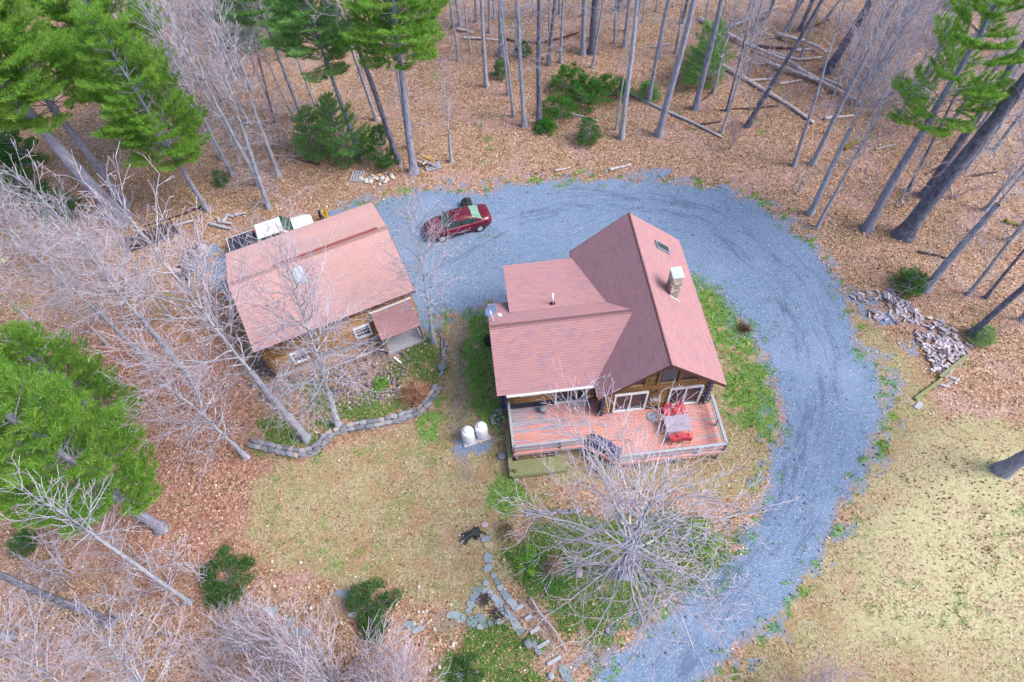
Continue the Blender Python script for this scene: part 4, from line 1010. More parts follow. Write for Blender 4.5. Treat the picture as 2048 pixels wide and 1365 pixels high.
stone_wall('stone_wall', 'low curving dry stone wall between the garage garden and the lawn', [(510,890),(545,898),(580,906),(612,908),(640,895),(660,872),(700,858),(750,850),(800,838),(840,822),(862,798),(878,772)], .34, .56, .4)
stone_wall('stone_wall', 'short row of round stones edging the lawn below the deck', [(1058,1027),(1090,1026),(1125,1025),(1160,1022)], .18, .3, .34)
stone_wall('stone_wall', 'line of edging stones curving past the garage porch down to the garden', [(884,748),(886,735),(887,700),(884,672),(876,660)], .16, .2, .75)
def slab_mesh(seed, n=7):
    r = random.Random(seed); pts = [(math.cos(6.283*i/n+r.uniform(-.25, .25))*.5*r.uniform(.82, 1.12), math.sin(6.283*i/n+r.uniform(-.25, .25))*.5*r.uniform(.8, 1.1), 0) for i in range(n)]
    m = MB().prism(pts, (0, 0, 1)); me = new_mesh('slab', m.V, m.F, [M_SLATE])
    bm = bmesh.new(); bm.from_mesh(me); bmesh.ops.recalc_face_normals(bm, faces=bm.faces); bm.to_mesh(me); bm.free(); return me
SLABS = [slab_mesh(i, 5+i % 3) for i in range(6)]
def slab(x, y, w, h, a, lab, mat=None, grp=None, name='flagstone', thick=.05, z=.0):
    p = at(x, y); o = link(name, SLABS[int(x+y) % 6], None, (p.x, p.y, z-.02), (0, 0, R_(a)), (w*1.1, h*1.1, thick+.02)); tag(o, lab, 'flagstone', grp)
    if mat: o.material_slots[0].link = 'OBJECT'; o.material_slots[0].material = mat
M_PINKST = simple('pink_flagstone', lin(206,176,186), .9); M_TANST = simple('tan_flagstone', lin(190,170,140), .9)
slab(969,1050,.42,.36,10,'small pink stepping stone beside the black dog', M_PINKST); slab(971,1078,.62,.42,5,'oval grey stepping stone right below the small pink one')
slab(977,1091,.62,.40,-12,'tan stepping stone pointed to the right, third down from the pink one', M_TANST); slab(975,1116,.55,.62,20,'large grey stepping stone below the tan one')
slab(976,1137,.5,.45,0,'square grey stepping stone, lowest of the line leading to the steps'); slab(971,1167,.34,.3,40,'small grey stone between the stepping line and the ring of flat stones')
FG = 'flat stones of the ring and edging by the steps'; fl = 'irregular blue grey flat stone laid in the ring beside the timber steps'
rs = random.Random(3)
for x, y, w, h, a in [(956,1184,.42,.5,70),(948,1197,.4,.6,60),(941,1210,.42,.5,55),(937,1222,.3,.3,20),(958,1180,.4,.3,0),(970,1182,.4,.3,0),(981,1187,.5,.35,-30),(990,1196,.4,.35,-40),(998,1206,.42,.5,-40),(1004,1217,.5,.5,-50),(1012,1226,.6,.4,-40),(1021,1232,.55,.4,-50),(1028,1243,.5,.4,-50),(1034,1254,.6,.4,-60),
    (1000,1176,.35,.3,0),(1008,1185,.5,.4,-40),(1015,1195,.55,.4,-45),(1022,1205,.5,.4,-45),(1030,1214,.45,.4,-45),(994,1163,.35,.4,30),(988,1152,.3,.3,0),
    (944,1244,.6,.55,0),(958,1236,.5,.35,-10),(966,1242,.4,.35,0),(973,1249,.35,.4,30),(985,1243,.4,.3,0),(997,1244,.5,.3,0),(920,1236,.55,.45,0),(905,1230,.6,.4,10),(960,1254,.3,.3,0),(1040,1264,.4,.3,30),(1076,1302,.3,.4,20),(1070,1290,.5,.3,-50)]:
    slab(x, y, w*1.1, h*1.05, a, fl, grp=FG, thick=rs.uniform(.03, .07))
slab(1131,1346,.55,1.0,20,'long grey stone slab lying at the foot of the timber steps')
for x, y, w, h in [(690,1188,1.1,.5),(720,1200,.6,.6),(540,1222,1.0,.4),(600,1265,1.1,.5),(575,1250,.9,.5),(1026-190,1260,.7,.3),(820,1250,.6,.5),(705,1230,.6,.3)]:
    slab(x, y, w, h, RNG.uniform(-30, 30), 'grey slab lying in leaf litter under the bare shrubs at the bottom left', grp='slabs under the bare shrubs')
for i, (x0, y0, x1, y1) in enumerate([(1032,1222,1046,1210),(1050,1240,1063,1232),(1061,1267,1080,1256),(1075,1297,1099,1282),(1095,1330,1122,1314)]):
    a = at(x0, y0); b = at(x1, y1); d = (b-a); L = d.length
    o = MB().box(-L/2, L/2, -.09, .09, -.02, .10-.0).build('step_timber', M_GREYWOOD, bevel=.01, loc=(a+b)/2, rot=(0, 0, math.atan2(d.y, d.x)))
    tag(o, ['topmost', 'second', 'third', 'fourth', 'lowest'][i]+' grey timber riser of the garden steps beside the dark green bed', 'step')
def boulder(px, py, s, lab, mat=None, flat=.6, name='boulder'):
    p = at(px, py); o = link(name, rock_mesh(int(px), .6, 2), None, (p.x, p.y, s*.2), (0, 0, RNG.uniform(0, 6)), (s, s*.85, s*flat))
    o.data.materials.append(mat or M_WALLST); o.data.polygons.foreach_set('use_smooth', [True]*len(o.data.polygons)); return tag(o, lab, 'rock')
boulder(1005,914,.62,'smooth grey boulder on the grass left of the mossy landing'); boulder(1056,1289,.5,'pale rounded boulder beside the timber steps', M_SLATE)
boulder(1158,1147,.55,'pale grey boulder in the bed under the big bare tree'); boulder(1102,1352,.4,'small round stone left of the long slab at the bottom of the steps', M_SLATE)
boulder(1215,1262,.3,'small pale stone at the edge of the gravel under the big bare tree'); boulder(1310,1165,.4,'grey stone among leaves right of the big tree trunk')
boulder(884,737,.6,'pale stone on the green bed beside the lawn path', M_SLATE)
for i, (x, y) in enumerate([(990,832),(997,840),(1003,828),(986,846),(1001,822),(994,822),(984,838),(1007,835),(999,850),(888,700),(893,690),(886,680),(880,668),(890,712)]):
    o = boulder(x, y, RNG.uniform(.22, .38), 'stone lying in the grass between the tanks and the deck' if i < 9 else 'stone lying at the lawn edge right of the garage porch'); o['group'] = 'stones by the deck' if i < 9 else 'stones by the porch'
WST = simple('whitish_stone', lin(220,212,206), .9, .12)
for x, y in [(542,1124),(605,1126),(547,1173),(622,1217),(840,1174),(800,1203),(795,1210),(836,1224),(848,1224),(831,1248),(842,1244),(854,1246),(870,1260),(903,1210),(866,1258),(905,1292),(897,1302),(910,1288),(882,1280),(877,1335),(855,1222)]:
    o = boulder(x+RNG.uniform(-3, 3), y, RNG.uniform(.14, .24), 'small whitish stone on the leaves beside the bare shrubs at the bottom', WST); o['group'] = 'small whitish stones near the bottom shrubs'
# propane tanks
def tank(px, py, lab, kind):
    p = at(px, py); T = thing('propane_tank', lab, 'gas tank', (p.x, p.y, 0), R_(14))
    MB().box(-.42, .42, -.42, .42, .0, .1).build('concrete_pad', simple('pale_pad', lin(206,200,212), .9), T)
    MB().lathe([(.30, .1), (.355, .16), (.372, .22), (.372, 1.12), (.36, 1.2), (.3, 1.29), (.2, 1.34), (.19, 1.335)], 28).build('tank_shell', M_WHITE, T, smooth=True)
    MB().lathe([(.19, 1.33), (.19, 1.42), (.17, 1.45), (.05, 1.46)], 24).build('valve_cap', M_WHITE, T, smooth=True)
    if kind: MB().tube((.3, .1, 1.28), (.34, .0, .9), .015, n=6).tube((.34, 0, .9), (.4, -.1, .1), .015, n=6).build('gas_hose', M_BLACK, T)
tank(939, 880, 'white upright propane tank, left one of the two beside the deck', 0); tank(965, 871, 'white upright propane tank, right one of the two nearer the deck', 1)
# dog
def dog():
    p = at(943, 1071); T = thing('dog', 'black dog with white chest and paws lying on the lawn beside the stepping stones', 'dog', (p.x, p.y, 0), R_(200))
    def skin(name, pts, edges, rad, mat, sub=2):
        me = bpy.data.meshes.new(name); me.from_pydata(pts, edges, []); o = link(name, me, T)
        o.modifiers.new('skin', 'SKIN'); sk = me.skin_vertices[0].data
        for v, r in zip(sk, rad): v.radius = (r, r)
        sk[0].use_root = True
        s = o.modifiers.new('sub', 'SUBSURF'); s.levels = sub; s.render_levels = sub; me.materials.append(mat); return o
    # x forward (towards the head), lying with hind quarters curled; one continuous body
    P = [(-.34,.04,.16),(-.14,.0,.18),(.08,-.02,.19),(.26,.03,.22),(.36,.10,.28),(.45,.17,.27),(.56,.22,.23),
         (-.38,-.14,.11),(-.20,-.22,.07),(-.34,-.24,.04),(-.26,.20,.10),(-.08,.26,.06),(-.22,.33,.04),
         (.26,-.10,.12),(.34,-.2,.05),(.48,-.22,.035),(.26,.14,.12),(.38,.27,.045),(.50,.32,.03),
         (-.46,.06,.10),(-.60,.14,.05),(-.68,.28,.04),(-.62,.38,.035)]
    E = [(0,1),(1,2),(2,3),(3,4),(4,5),(5,6),(0,7),(7,8),(8,9),(0,10),(10,11),(11,12),(3,13),(13,14),(14,15),(3,16),(16,17),(17,18),(0,19),(19,20),(20,21),(21,22)]
    Rr = [.18,.19,.19,.17,.11,.11,.055,.12,.06,.04,.12,.06,.04,.07,.05,.04,.07,.05,.04,.05,.032,.024,.018]
    T.scale = (1.12,)*3
    b = NB('dark_dog_fur'); n = b.noise(9, 4, b.obj()); body = b.done(b.ramp(n, [(.35, (.012,.012,.016)), (.6, (.035,.036,.05)), (.8, (.09,.09,.12))]), .7)
    skin('body', P, E, Rr, body)
    for s in (-1, 1):
        MB().prism([(.44-.02*s, .17+s*.07, .33), (.37, .15+s*.10, .30), (.40, .17+s*.16, .22)], (.03, 0, .01)).build('ear', body, T)
        MB().lathe([(.012, 0), (.008, .01)], 8, c=(.53, .21+s*.035, .285)).build('eye', M_BLACK, T)
    w = simple('white_fur', (.6, .6, .62), .8)
    for c, s in (((.52,-.23,.03), .04), ((.54,.33,.03), .04), ((-.38,-.32,.03), .034), ((.36,-.08,.17), .06)):
        bm = bmesh.new(); bmesh.ops.create_uvsphere(bm, u_segments=10, v_segments=8, radius=s); me = bpy.data.meshes.new('paw'); bm.to_mesh(me); bm.free(); me.materials.append(w)
        link('white_patch' if s > .05 else 'paw', me, T, c, None, (1.2, .9, .8))
    MB().tube((.46,.17,.36), (.62,.24,.25), .02, .012).build('muzzle_blaze', w, T)
    MB().lathe([(.02, -.01), (.022, .01), (.01, .02)], 8, c=(.615, .245, .22)).build('nose', M_BLACK, T)
    MB().lathe([(.1, 0), (.103, .02), (.1, .04)], 14, c=(.32, .08, .25)).build('collar', simple('red_collar', (.4,.03,.05), .6), T)
dog()
# ------------------------------------------------------------------ firewood, logs, boards
M_SPLIT = rand_mat('split_firewood', [(0, lin(162,152,168)), (.35, lin(200,190,206)), (.7, lin(224,216,226)), (1, lin(238,224,222))], 9)
M_YELW = rand_mat('fresh_split_wood', [(0, lin(150,110,60)), (.5, lin(206,164,96)), (1, lin(232,200,140))], 9)
def split_mesh(seed):
    r = random.Random(seed); k = 3+seed % 2; pts = [(0, math.cos(6.283*i/k+.4)*.075*r.uniform(.8, 1.25), math.sin(6.283*i/k+.4)*.06*r.uniform(.8, 1.2)) for i in range(k)]
    m = MB().prism([(-.5, p[1], p[2]) for p in pts], (1, 0, 0)); me = new_mesh('firewood', m.V, m.F, [M_SPLIT])
    bm = bmesh.new(); bm.from_mesh(me); bmesh.ops.recalc_face_normals(bm, faces=bm.faces); bm.to_mesh(me); bm.free(); return me
SPL = [split_mesh(i) for i in range(6)]
def firewood(x, y, z, a, L, lab, grp, r, mat=None, pitch=0, s=1.0):
    o = link('firewood_log', r.choice(SPL), None, (x, y, z), (r.uniform(0, 6), pitch, a), (L, s, s)); tag(o, lab, 'log', grp)
    if mat: o.material_slots[0].link = 'OBJECT'; o.material_slots[0].material = mat
r = random.Random(17); np_ = 0
PILE = [([(1700,590),(1740,582),(1775,588),(1760,604),(1710,604)], 22, .05), ([(1762,580),(1785,580),(1830,615),(1845,640),(1815,640),(1770,608)], 42, .18), ([(1735,618),(1790,625),(1835,645),(1820,655),(1755,642),(1738,636)], 30, .08),
        ([(1836,640),(1858,632),(1895,650),(1920,675),(1890,690),(1850,670)], 40, .16), ([(1815,660),(1850,668),(1880,690),(1860,700),(1820,680)], 16, .05), ([(1850,690),(1890,680),(1925,690),(1932,715),(1905,735),(1875,752),(1860,735),(1852,712)], 105, .26)]
for pts, n, hh in PILE:
    P = poly(pts); xs = [p[0] for p in P]; ys = [p[1] for p in P]; cx, cy = sum(xs)/len(xs), sum(ys)/len(ys); k = 0; W = max(max(xs)-min(xs), 1)
    while k < n:
        x, y = r.uniform(min(xs), max(xs)), r.uniform(min(ys), max(ys)); d = float(sdist(np.array([x]), np.array([y]), P)[0])
        if d < -.05: continue
        z = .05+min(1, max(0, d)/.9)*hh*r.random()*1.1
        firewood(x, y, z, r.uniform(0, 3.14) if r.random() < .6 else r.uniform(1.8, 2.5), r.uniform(.34, .46), 'grey split firewood log lying in the long scattered pile right of the driveway', 'split logs scattered right of the driveway', r, pitch=r.uniform(-.35, .35), s=r.uniform(1.1, 1.5)); k += 1
for i, (x, y) in enumerate([(1902,742),(1908,760),(1890,772),(1899,768),(1876,770),(1894,752),(1935,705),(1938,692),(1912,763)]):
    p = at(x, y); firewood(p.x, p.y, .06, r.uniform(0, 3), .5, 'grey split firewood piece fallen just outside the boards of the pile', 'pieces fallen outside the pile', r)
for i in range(4):
    p = at(1767+i*5.2, 596+i*3.2); firewood(p.x, p.y, .32, R_(72), .55, 'pale split log laid parallel with three others on top of the far pile', 'four parallel logs on the far pile', r, s=1.4)
def board(x0, y0, x1, y1, w, t, mat, lab, name='timber_beam', cat='beam', z=.0):
    a = at(x0, y0); b = at(x1, y1); d = b-a; L = d.length
    return tag(MB().box(-L/2, L/2, -w/2, w/2, 0, t).build(name, mat, bevel=.008, loc=((a.x+b.x)/2, (a.y+b.y)/2, z), rot=(0, 0, math.atan2(d.y, d.x))), lab, cat)
board(1829,800,1880,763,.2,.16,M_GREENWOOD,'long mossy beam on the ground below the woodpile, lower of two in line'); board(1877,757,1932,714,.2,.22,M_GREENWOOD,'long mossy beam holding back the lower end of the woodpile')
board(1832,818,1842,806,.3,.05,M_GREYWOOD,'short grey board lying below the end of the mossy beams','board','board'); board(1938,696,1948,684,.06,.04,M_GREYWOOD,'thin pale stick leaning beyond the woodpile beams','stick','stick')
board(1033,962,1032,948,.28,.05,M_GREYWOOD,'short pale board on the grass at the foot of the landing','board','board')
# pallet with boards, stone heap, split stack
def pallet(px, py, a, lab, load):
    p = at(px, py); T = thing('pallet', lab, 'pallet', (p.x, p.y, 0), R_(a))
    for i in range(3): MB().box(-.6+i*.56, -.6+i*.56+.08, -.5, .5, 0, .09).build('bearer', M_GREYWOOD, T)
    for i in range(5): MB().box(-.6, .6, -.5+i*.215, -.5+i*.215+.13, .092, .115).build('slat', M_GREYWOOD, T)
pallet(715, 354, 80, 'weathered grey pallet lying on the leaves left of the pale stone heap', 0)
pallet(866, 333, 14, 'grey pallet under fresh split wood beside the big pine trunk', 1)
for i in range(26):
    p = at(846+r.uniform(-8, 26), 330+r.uniform(-10, 7)); g = i < 16
    firewood(p.x, p.y, .2+r.random()*.22, R_(-38+r.uniform(-14, 14)) if g else r.uniform(0, 3), .6 if g else .35, 'freshly split yellow wood on the pallet beside the big pine trunk', 'fresh wood on the pallet', r, M_YELW if r.random() < .75 else None, s=1.1)
for i in range(34):
    x, y = 750+r.gauss(0, 14), 362+r.gauss(0, 7)
    if i > 29: x, y = 783+r.gauss(0, 5), 353+r.gauss(0, 2)
    o = boulder(x, y, r.uniform(.22, .5), 'pale angular stone in the heap on the leaves beyond the garage', WST if r.random() < .7 else M_WALLST, .5, 'heap_stone'); o['group'] = 'pale stones in the heap beyond the garage'
slab(757,352,.7,.4,10,'orange brown flat stone at the top of the pale stone heap', simple('orange_stone', lin(214,160,120), .9))
# stacked firewood by the house and behind the garage
def cord(lab, loc, rz, nx, nz, L, mats, name='firewood_stack', ny=1):
    T = thing(name, lab, 'firewood stack', loc, rz)
    for yk in range(ny):
        for k in range(nz):
            for i in range(nx-(k % 2)):
                if r.random() < .08 and k == nz-1: continue
                o = link('log', r.choice(SPL), T, ((i+.5*(k % 2))*.15, yk*L*1.05+r.uniform(-.04, .04), .08+k*.125), (r.uniform(0, 6), 0, math.pi/2+r.uniform(-.07, .07)), (L, 1.15, 1.15))
                o.material_slots[0].link = 'OBJECT'; o.material_slots[0].material = r.choice(mats)
    for x in (-.12, nx*.15): MB().box(x-.03, x+.03, -.05, .03, 0, nz*.125+.2).build('stake', M_GREYWOOD, T)
    return T
h = hpt(-8.35, 7.7); cord('stack of fresh split firewood against the back corner of the house', (h.x, h.y, 0), HY+.1, 6, 8, .42, [M_YELW, M_YELW, M_SPLIT], ny=3)
tp = hpt(-8.95, 7.45); rubbish_bag((tp.x, tp.y, 0), 'dark bag lying beside the fresh firewood stack at the back of the house')
M_DARKW = rand_mat('dark_old_wood', [(0, lin(70,58,66)), (.5, lin(104,88,96)), (1, lin(150,132,140))], 9)
g_ = at(262, 500); cord('long dark row of old stacked firewood among bare saplings left of the garage', (g_.x, g_.y, 0), R_(22), 24, 5, .5, [M_DARKW], ny=2)
g_ = at(372, 560); cord('rack of old firewood standing beside the gravel patch left of the garage', (g_.x, g_.y, 0), R_(68), 20, 5, .5, [M_DARKW, M_SPLIT], ny=2)
# yellow kayak-like plank at the left edge
board(2, 530, 14, 516, .4, .12, simple('pale_yellow_plank', lin(226,226,140), .6), 'pale yellow plank at the left edge of the photo', 'plank', 'plank')
def plog(x0, y0, x1, y1, w, mat, lab, grp=None, z=None, bend=0, z1=None):
    """fallen trunk between two ground pixels; w is its width there in photo pixels"""
    a = at(x0, y0); b = at(x1, y1); m = (a+b)/2
    sc = FPX/((CAMH)*math.sin(PITCH)+m.y*math.cos(PITCH)); rad = max(.03, w/sc/2)
    z = rad*.8 if z is None else z; z1 = z if z1 is None else z1
    n = 10; MBt = MB(); V = []; Fc = []; L = (b-a).length; d = (b-a)/L; nn = Vector((-d.y, d.x, 0)); rr = random.Random(int(x0*7+y0)); ph = rr.uniform(0, 6)
    for i in range(n+1):
        t = i/n; c = a+(b-a)*t+nn*(bend*math.sin(math.pi*t)+.05*math.sin(9*t+ph)*min(1, L/4))+Vector((0, 0, z+(z1-z)*t)); R = rad*(1.1-.45*t)
        for k in range(9): q = 6.2832*k/9; V.append(c-m+(nn*math.cos(q)+Vector((0, 0, 1))*math.sin(q))*R*rr.uniform(.94, 1.06))
    for i in range(n): Fc += [(i*9+k, i*9+(k+1) % 9, (i+1)*9+(k+1) % 9, (i+1)*9+k) for k in range(9)]
    Fc += [tuple(range(8, -1, -1)), tuple(n*9+k for k in range(9))]
    o = MB().add(V, Fc).build('fallen_log', mat, smooth=True, loc=m); tag(o, lab, 'fallen tree', grp)
b = NB('bleached_wood'); n_ = b.noise(1, 4, b.mapv(b.obj(), (3, 3, 9))); M_BLEACH = b.done(b.ramp(n_, [(.3, lin(160,148,158)), (.5, lin(220,208,212)), (.75, lin(244,234,236))]), .85)
M_DLOG = simple('dark_rotten_wood', lin(92,70,72), .9, .35); M_MOSS = simple('mossy_wood', lin(146,134,52), .95, .35)
plog(1397,40,1580,136,9,M_BLEACH,'longest bleached fallen trunk crossing the top right woods, upper half', z1=.5, bend=-.3); plog(1580,136,1722,214,9,M_BLEACH,'bleached fallen trunk continuing the longest one down to the pale bare tree', z=.3)
plog(1428,128,1626,249,9,M_BLEACH,'straight bleached fallen trunk lying nearest the driveway in the top right woods', bend=.3)
plog(1527,130,1640,170,8,M_BLEACH,'bleached fallen trunk just below and beside the longest one', z=.35); plog(1639,158,1683,175,7,M_BLEACH,'short forked bleached trunk at the right end of the fallen pair')
plog(1549,77,1650,113,8,M_BLEACH,'bleached fallen trunk uppermost in the tangle right of centre', z=.4, bend=.4); plog(1514,95,1610,102,6,M_DLOG,'dark rotten trunk lying across the tangle of fallen logs'); plog(1590,103,1628,101,6,M_BLEACH,'short white piece of log beside the dark rotten trunk')
plog(1534,103,1643,117,6,M_BLEACH,'thin curved bleached log just under the dark rotten trunk', bend=-.7); plog(1494,163,1553,160,6,M_BLEACH,'short bleached log, left one of two below the long trunks'); plog(1558,170,1602,162,5,M_BLEACH,'short bleached log, right one of two below the long trunks')
plog(1648,239,1705,234,7,M_BLEACH,'short cut log with dark end lying by the pale bare tree'); plog(1253,186,1446,277,6,M_GREYWOOD,'thin grey fallen stem running down behind the shrubs towards the drive')
plog(1452,60,1553,16,6,M_GREYWOOD,'grey fallen stem rising to the right above the longest bleached trunk'); plog(1010,81,1158,66,5,M_DLOG,'thin brown fallen stem between the trunks at the top centre', bend=-1.0); plog(914,60,946,68,7,M_BLEACH,'short bleached log beside the bright pine at the top'); plog(925,77,1002,82,5,M_BLEACH,'thin bleached log just below the short one by the bright pine')
plog(189,389,60,430,6,M_BLEACH,'bleached fallen stem lying below the big left pine'); plog(413,414,290,455,4,M_DLOG,'thin brown fallen stem running from the small pine trunk'); plog(389,443,256,480,5,M_GREYWOOD,'thin grey fallen stem parallel below the brown one left of the garage'); plog(389,443,401,488,4,M_GREYWOOD,'thin stick bending down at the end of the grey stem left of the garage')
plog(1219,342,1262,331,6,M_BLEACH,'short pale log at the far edge of the gravel drive'); plog(1110,343,1140,337,4,M_BLEACH,'thin pale stick by the far edge of the gravel drive'); plog(1140,228,1197,243,4,M_BLEACH,'thin pale stick in front of the dark evergreen shrub')
plog(1835,504,1892,517,5,M_DLOG,'dark branch lying on the leaves below the twin dark trunks'); plog(1945,353,1995,345,5,M_DLOG,'short dark fallen branch near the right edge'); plog(2007,444,2056,458,9,M_MOSS,'mossy yellow green log at the right edge'); plog(1686,300,1742,275,9,M_MOSS,'mossy yellow green log behind the pale bare tree')
plog(1060,1198,1136,1303,4,M_GREYWOOD,'thin pale branch lying across the dark green bed under the big tree', z=.3); plog(150,690,158,735,6,M_DLOG,'dark stub leaning beside the lower left pine'); plog(160,766,195,770,8,M_GREYWOOD,'weathered grey log beside the lower left pine')
for i, (a_, b_, c_, d_) in enumerate([(421,450,462,460),(445,446,463,450),(437,438,440,448),(448,446,455,434),(455,432,468,436),(470,432,494,428)]):
    plog(a_, b_, c_, d_, 7, M_GREYWOOD, 'short weathered grey log in the small group behind the truck', 'short logs behind the truck', z=.12)
for i, (a_, b_, c_, d_) in enumerate([(1556,214,1440,222),(1500,120,1460,140),(1610,60,1660,40),(1700,120,1760,150),(1430,180,1390,215),(1750,300,1790,290),(1890,330,1850,350),(1340,90,1300,95),(640,330,600,322),(1160,30,1210,36),(1400,250,1440,245),(1800,120,1840,110),(1650,190,1700,180),(1960,200,2000,230)]):
    plog(a_, b_, c_, d_, 3.5, M_GREYWOOD if i % 2 else M_DLOG, 'thin dead branch lying on the forest leaves', 'thin dead branches on the forest floor')
# stake lamp, pine cones
p = at(1751, 546); T = thing('garden_stake', 'small dark topped stake standing in the leaves right of the drive', 'stake', (p.x, p.y, 0)); MB().tube((0,0,0),(0,0,.42),.02).build('stem', M_STEEL, T); MB().lathe([(.03,.4),(.09,.43),(.08,.5),(.02,.53)],10).build('cap', M_BLACK, T)
cm = MB().lathe([(.01,0),(.035,.03),(.04,.07),(.025,.11),(.006,.13)], 6); cme = new_mesh('pine_cone', cm.V, cm.F, [simple('cone_brown', lin(120,78,60), .9)])
k = 0
while k < 130:
    x, y = r.gauss(1930, 80), r.gauss(1020, 95)
    if x < 1760+(y-900)*.05 or x > 2060 or y < 880: continue
    p = at(x, y); o = link('pine_cone', cme, None, (p.x, p.y, .03), (math.pi/2, 0, r.uniform(0, 6)), (.85, .85, .85)); tag(o, 'small brown pine cone dropped on the straw coloured lawn at the right', 'pine cone', 'pine cones on the right lawn'); k += 1
# ------------------------------------------------------------------ trees
def bark(name, c0, c1, c2, spot=None):
    b = NB(name); o = b.pos(); n = b.noise(1, 6, b.mapv(o, (7, 7, 2.2)), .72)
    c = b.ramp(n, [(.3, c0), (.5, c1), (.75, c2)])
    if spot: c = b.mix(b.math('MULTIPLY', b.step(b.noise(2.6, 5, rough=.7), .54, .62), .7), c, spot)
    b.bump(b.noise(1, 5, b.mapv(o, (14, 14, 4))), .09, .9); return b.done(c, .9)
BK_GREY = bark('grey_bark', lin(124,128,150), lin(176,180,202), lin(216,218,232), lin(186,198,200))
BK_DARK = bark('dark_bark', lin(72,74,92), lin(124,126,150), lin(176,178,200), lin(164,172,184))
BK_PALE = bark('pale_bark', lin(128,132,154), lin(192,196,216), lin(224,226,238), lin(196,210,208))
BK_PINE = bark('pine_bark', lin(110,112,136), lin(166,168,192), lin(206,206,222))
M_LIMB = island_mat('bare_limb', [(0, lin(150,154,174)), (.5, lin(186,190,208)), (1, lin(216,220,232))], .9)
M_TWIG = island_mat('bare_twig', [(0, lin(168,164,184)), (.4, lin(198,194,214)), (.7, lin(216,214,232)), (.88, lin(220,194,206)), (1, lin(226,190,196))], .9)
M_TWIGP = island_mat('reddish_twig', [(0, lin(186,146,154)), (.5, lin(206,174,182)), (1, lin(208,198,214))], .9)
def needle_mat(name, a, b_, c):
    b = NB(name); col = b.ramp(b.island(), [(0, a), (.5, b_), (1, c)]); g = b.noise(.9, 3, b.obj())
    col = b.mix(b.math('MULTIPLY', b.step(g, .45, .7), .5), col, c)
    m = b.done(col, .7); tr = b.n('ShaderNodeBsdfTranslucent'); b.put(tr.inputs[0], col); mx = b.n('ShaderNodeMixShader'); mx.inputs[0].default_value = .55
    b.l(b.b.outputs[0], mx.inputs[1]); b.l(tr.outputs[0], mx.inputs[2]); b.l(mx.outputs[0], b.out.inputs[0]); return m
M_PINE = needle_mat('white_pine_needles', lin(94,162,60), lin(140,206,82), lin(200,238,118))
M_PINE2 = needle_mat('light_pine_needles', lin(112,176,96), lin(148,210,118), lin(188,232,148))
M_HEM = needle_mat('hemlock_needles', lin(60,122,50), lin(90,162,64), lin(130,198,90))
M_RHO = needle_mat('broad_evergreen_leaves', lin(58,96,50), lin(88,136,72), lin(130,168,104))
M_LIGHTG = needle_mat('pale_green_sprays', lin(100,140,76), lin(130,164,100), lin(158,184,130))

def rot_off(d, ang, az):
    d = d/np.linalg.norm(d); ref = np.array([0, 0, 1.]) if abs(d[2]) < .95 else np.array([1., 0, 0])
    u = np.cross(d, ref); u /= np.linalg.norm(u); v = np.cross(d, u)
    return d*math.cos(ang)+(u*math.cos(az)+v*math.sin(az))*math.sin(ang)
def grow(S, p, d, L, r, lev, mx, rr, lift, spread=(.5, .95), dens=1.0):
    stp = (.8, .30, .20, .17, .16)[lev]; n = max(2, int(L/stp)); s = L/n; p = np.array(p, float); d = np.array(d, float); az = rr.uniform(0, 6.28)
    for i in range(n):
        t = (i+1)/n
        d = d+np.array([rr.gauss(0, .155), rr.gauss(0, .155), rr.gauss(0, .11)+lift]); d /= np.linalg.norm(d)
        q = p+d*s; r0 = r*(1-.75*i/n); r1 = r*(1-.75*t)
        S.append((*p, *q, max(r0, (.011, .011, .0092, .0078, .007)[lev]), max(r1, (.009, .009, .0075, .0065, .006)[lev]), lev))
        if lev < mx and i >= (1 if lev == 1 else 0):
            k = (2 if lev == 0 else 1) if rr.random() < (.95, .92, .85, .7)[lev]*dens else 0
            for _ in range(k):
                az += 2.4+rr.uniform(-.5, .5)
                ln = L*(1-.55*t)*rr.uniform(.42, .72) if lev else L*(1-.6*t)*rr.uniform(.35, .55)
                if ln > .16: grow(S, q, rot_off(d, rr.uniform(*spread), az), ln, max(r1*.62, .007), lev+1, mx, rr, lift*.8, spread, dens)
        p = q
def crown_mesh(name, S, mats):
    S = np.array(S); V, Fc = tubes_np(S[:, 0:3], S[:, 3:6], S[:, 6], S[:, 7], 3)
    mi = np.repeat((S[:, 8] >= 2).astype(int), 3); return new_mesh(name, V, Fc, mats, True, mi)
def bare_crown(seed, H=8., R=3.2, n=26, ang=(.55, .95), lift=.05, lead=.066, mx=3, mats=None, dens=1.0, start=0.0):
    rr = random.Random(seed); S = []; p = np.zeros(3); az = rr.uniform(0, 6)
    N = 18; d = np.array([0, 0, 1.])
    for i in range(N):
        t = i/N; q = p+np.array([rr.gauss(0, .05), rr.gauss(0, .05), 1])*H/N; r0 = lead*(1-.85*t); r1 = lead*(1-.85*(i+1)/N)
        S.append((*p, *q, r0, r1, 0)); 
        k = max(1, round(n/N+rr.uniform(-.5, .7)))
        for _ in range(k):
            az += 2.4+rr.uniform(-.6, .6); a = ang[0]+(ang[1]-ang[0])*(1-t)+rr.uniform(-.15, .15)
            L = R*(1-.65*t**1.3)*rr.uniform(.65, 1.1)*(1.15 if t > start else .5)
            grow(S, q, (math.sin(a)*math.cos(az), math.sin(a)*math.sin(az), math.cos(a)), L, r0*.42+.006, 1, mx, rr, lift, (.45, .9), dens)
        p = q
    return crown_mesh('bare_crown', S, mats or [M_LIMB, M_TWIG]), len(S)
BARE = [bare_crown(i, n=34)[0] for i in range(4)]
SLIM = [bare_crown(20+i, H=8, R=2.2, n=30, ang=(.4, .8), dens=.85)[0] for i in range(2)]
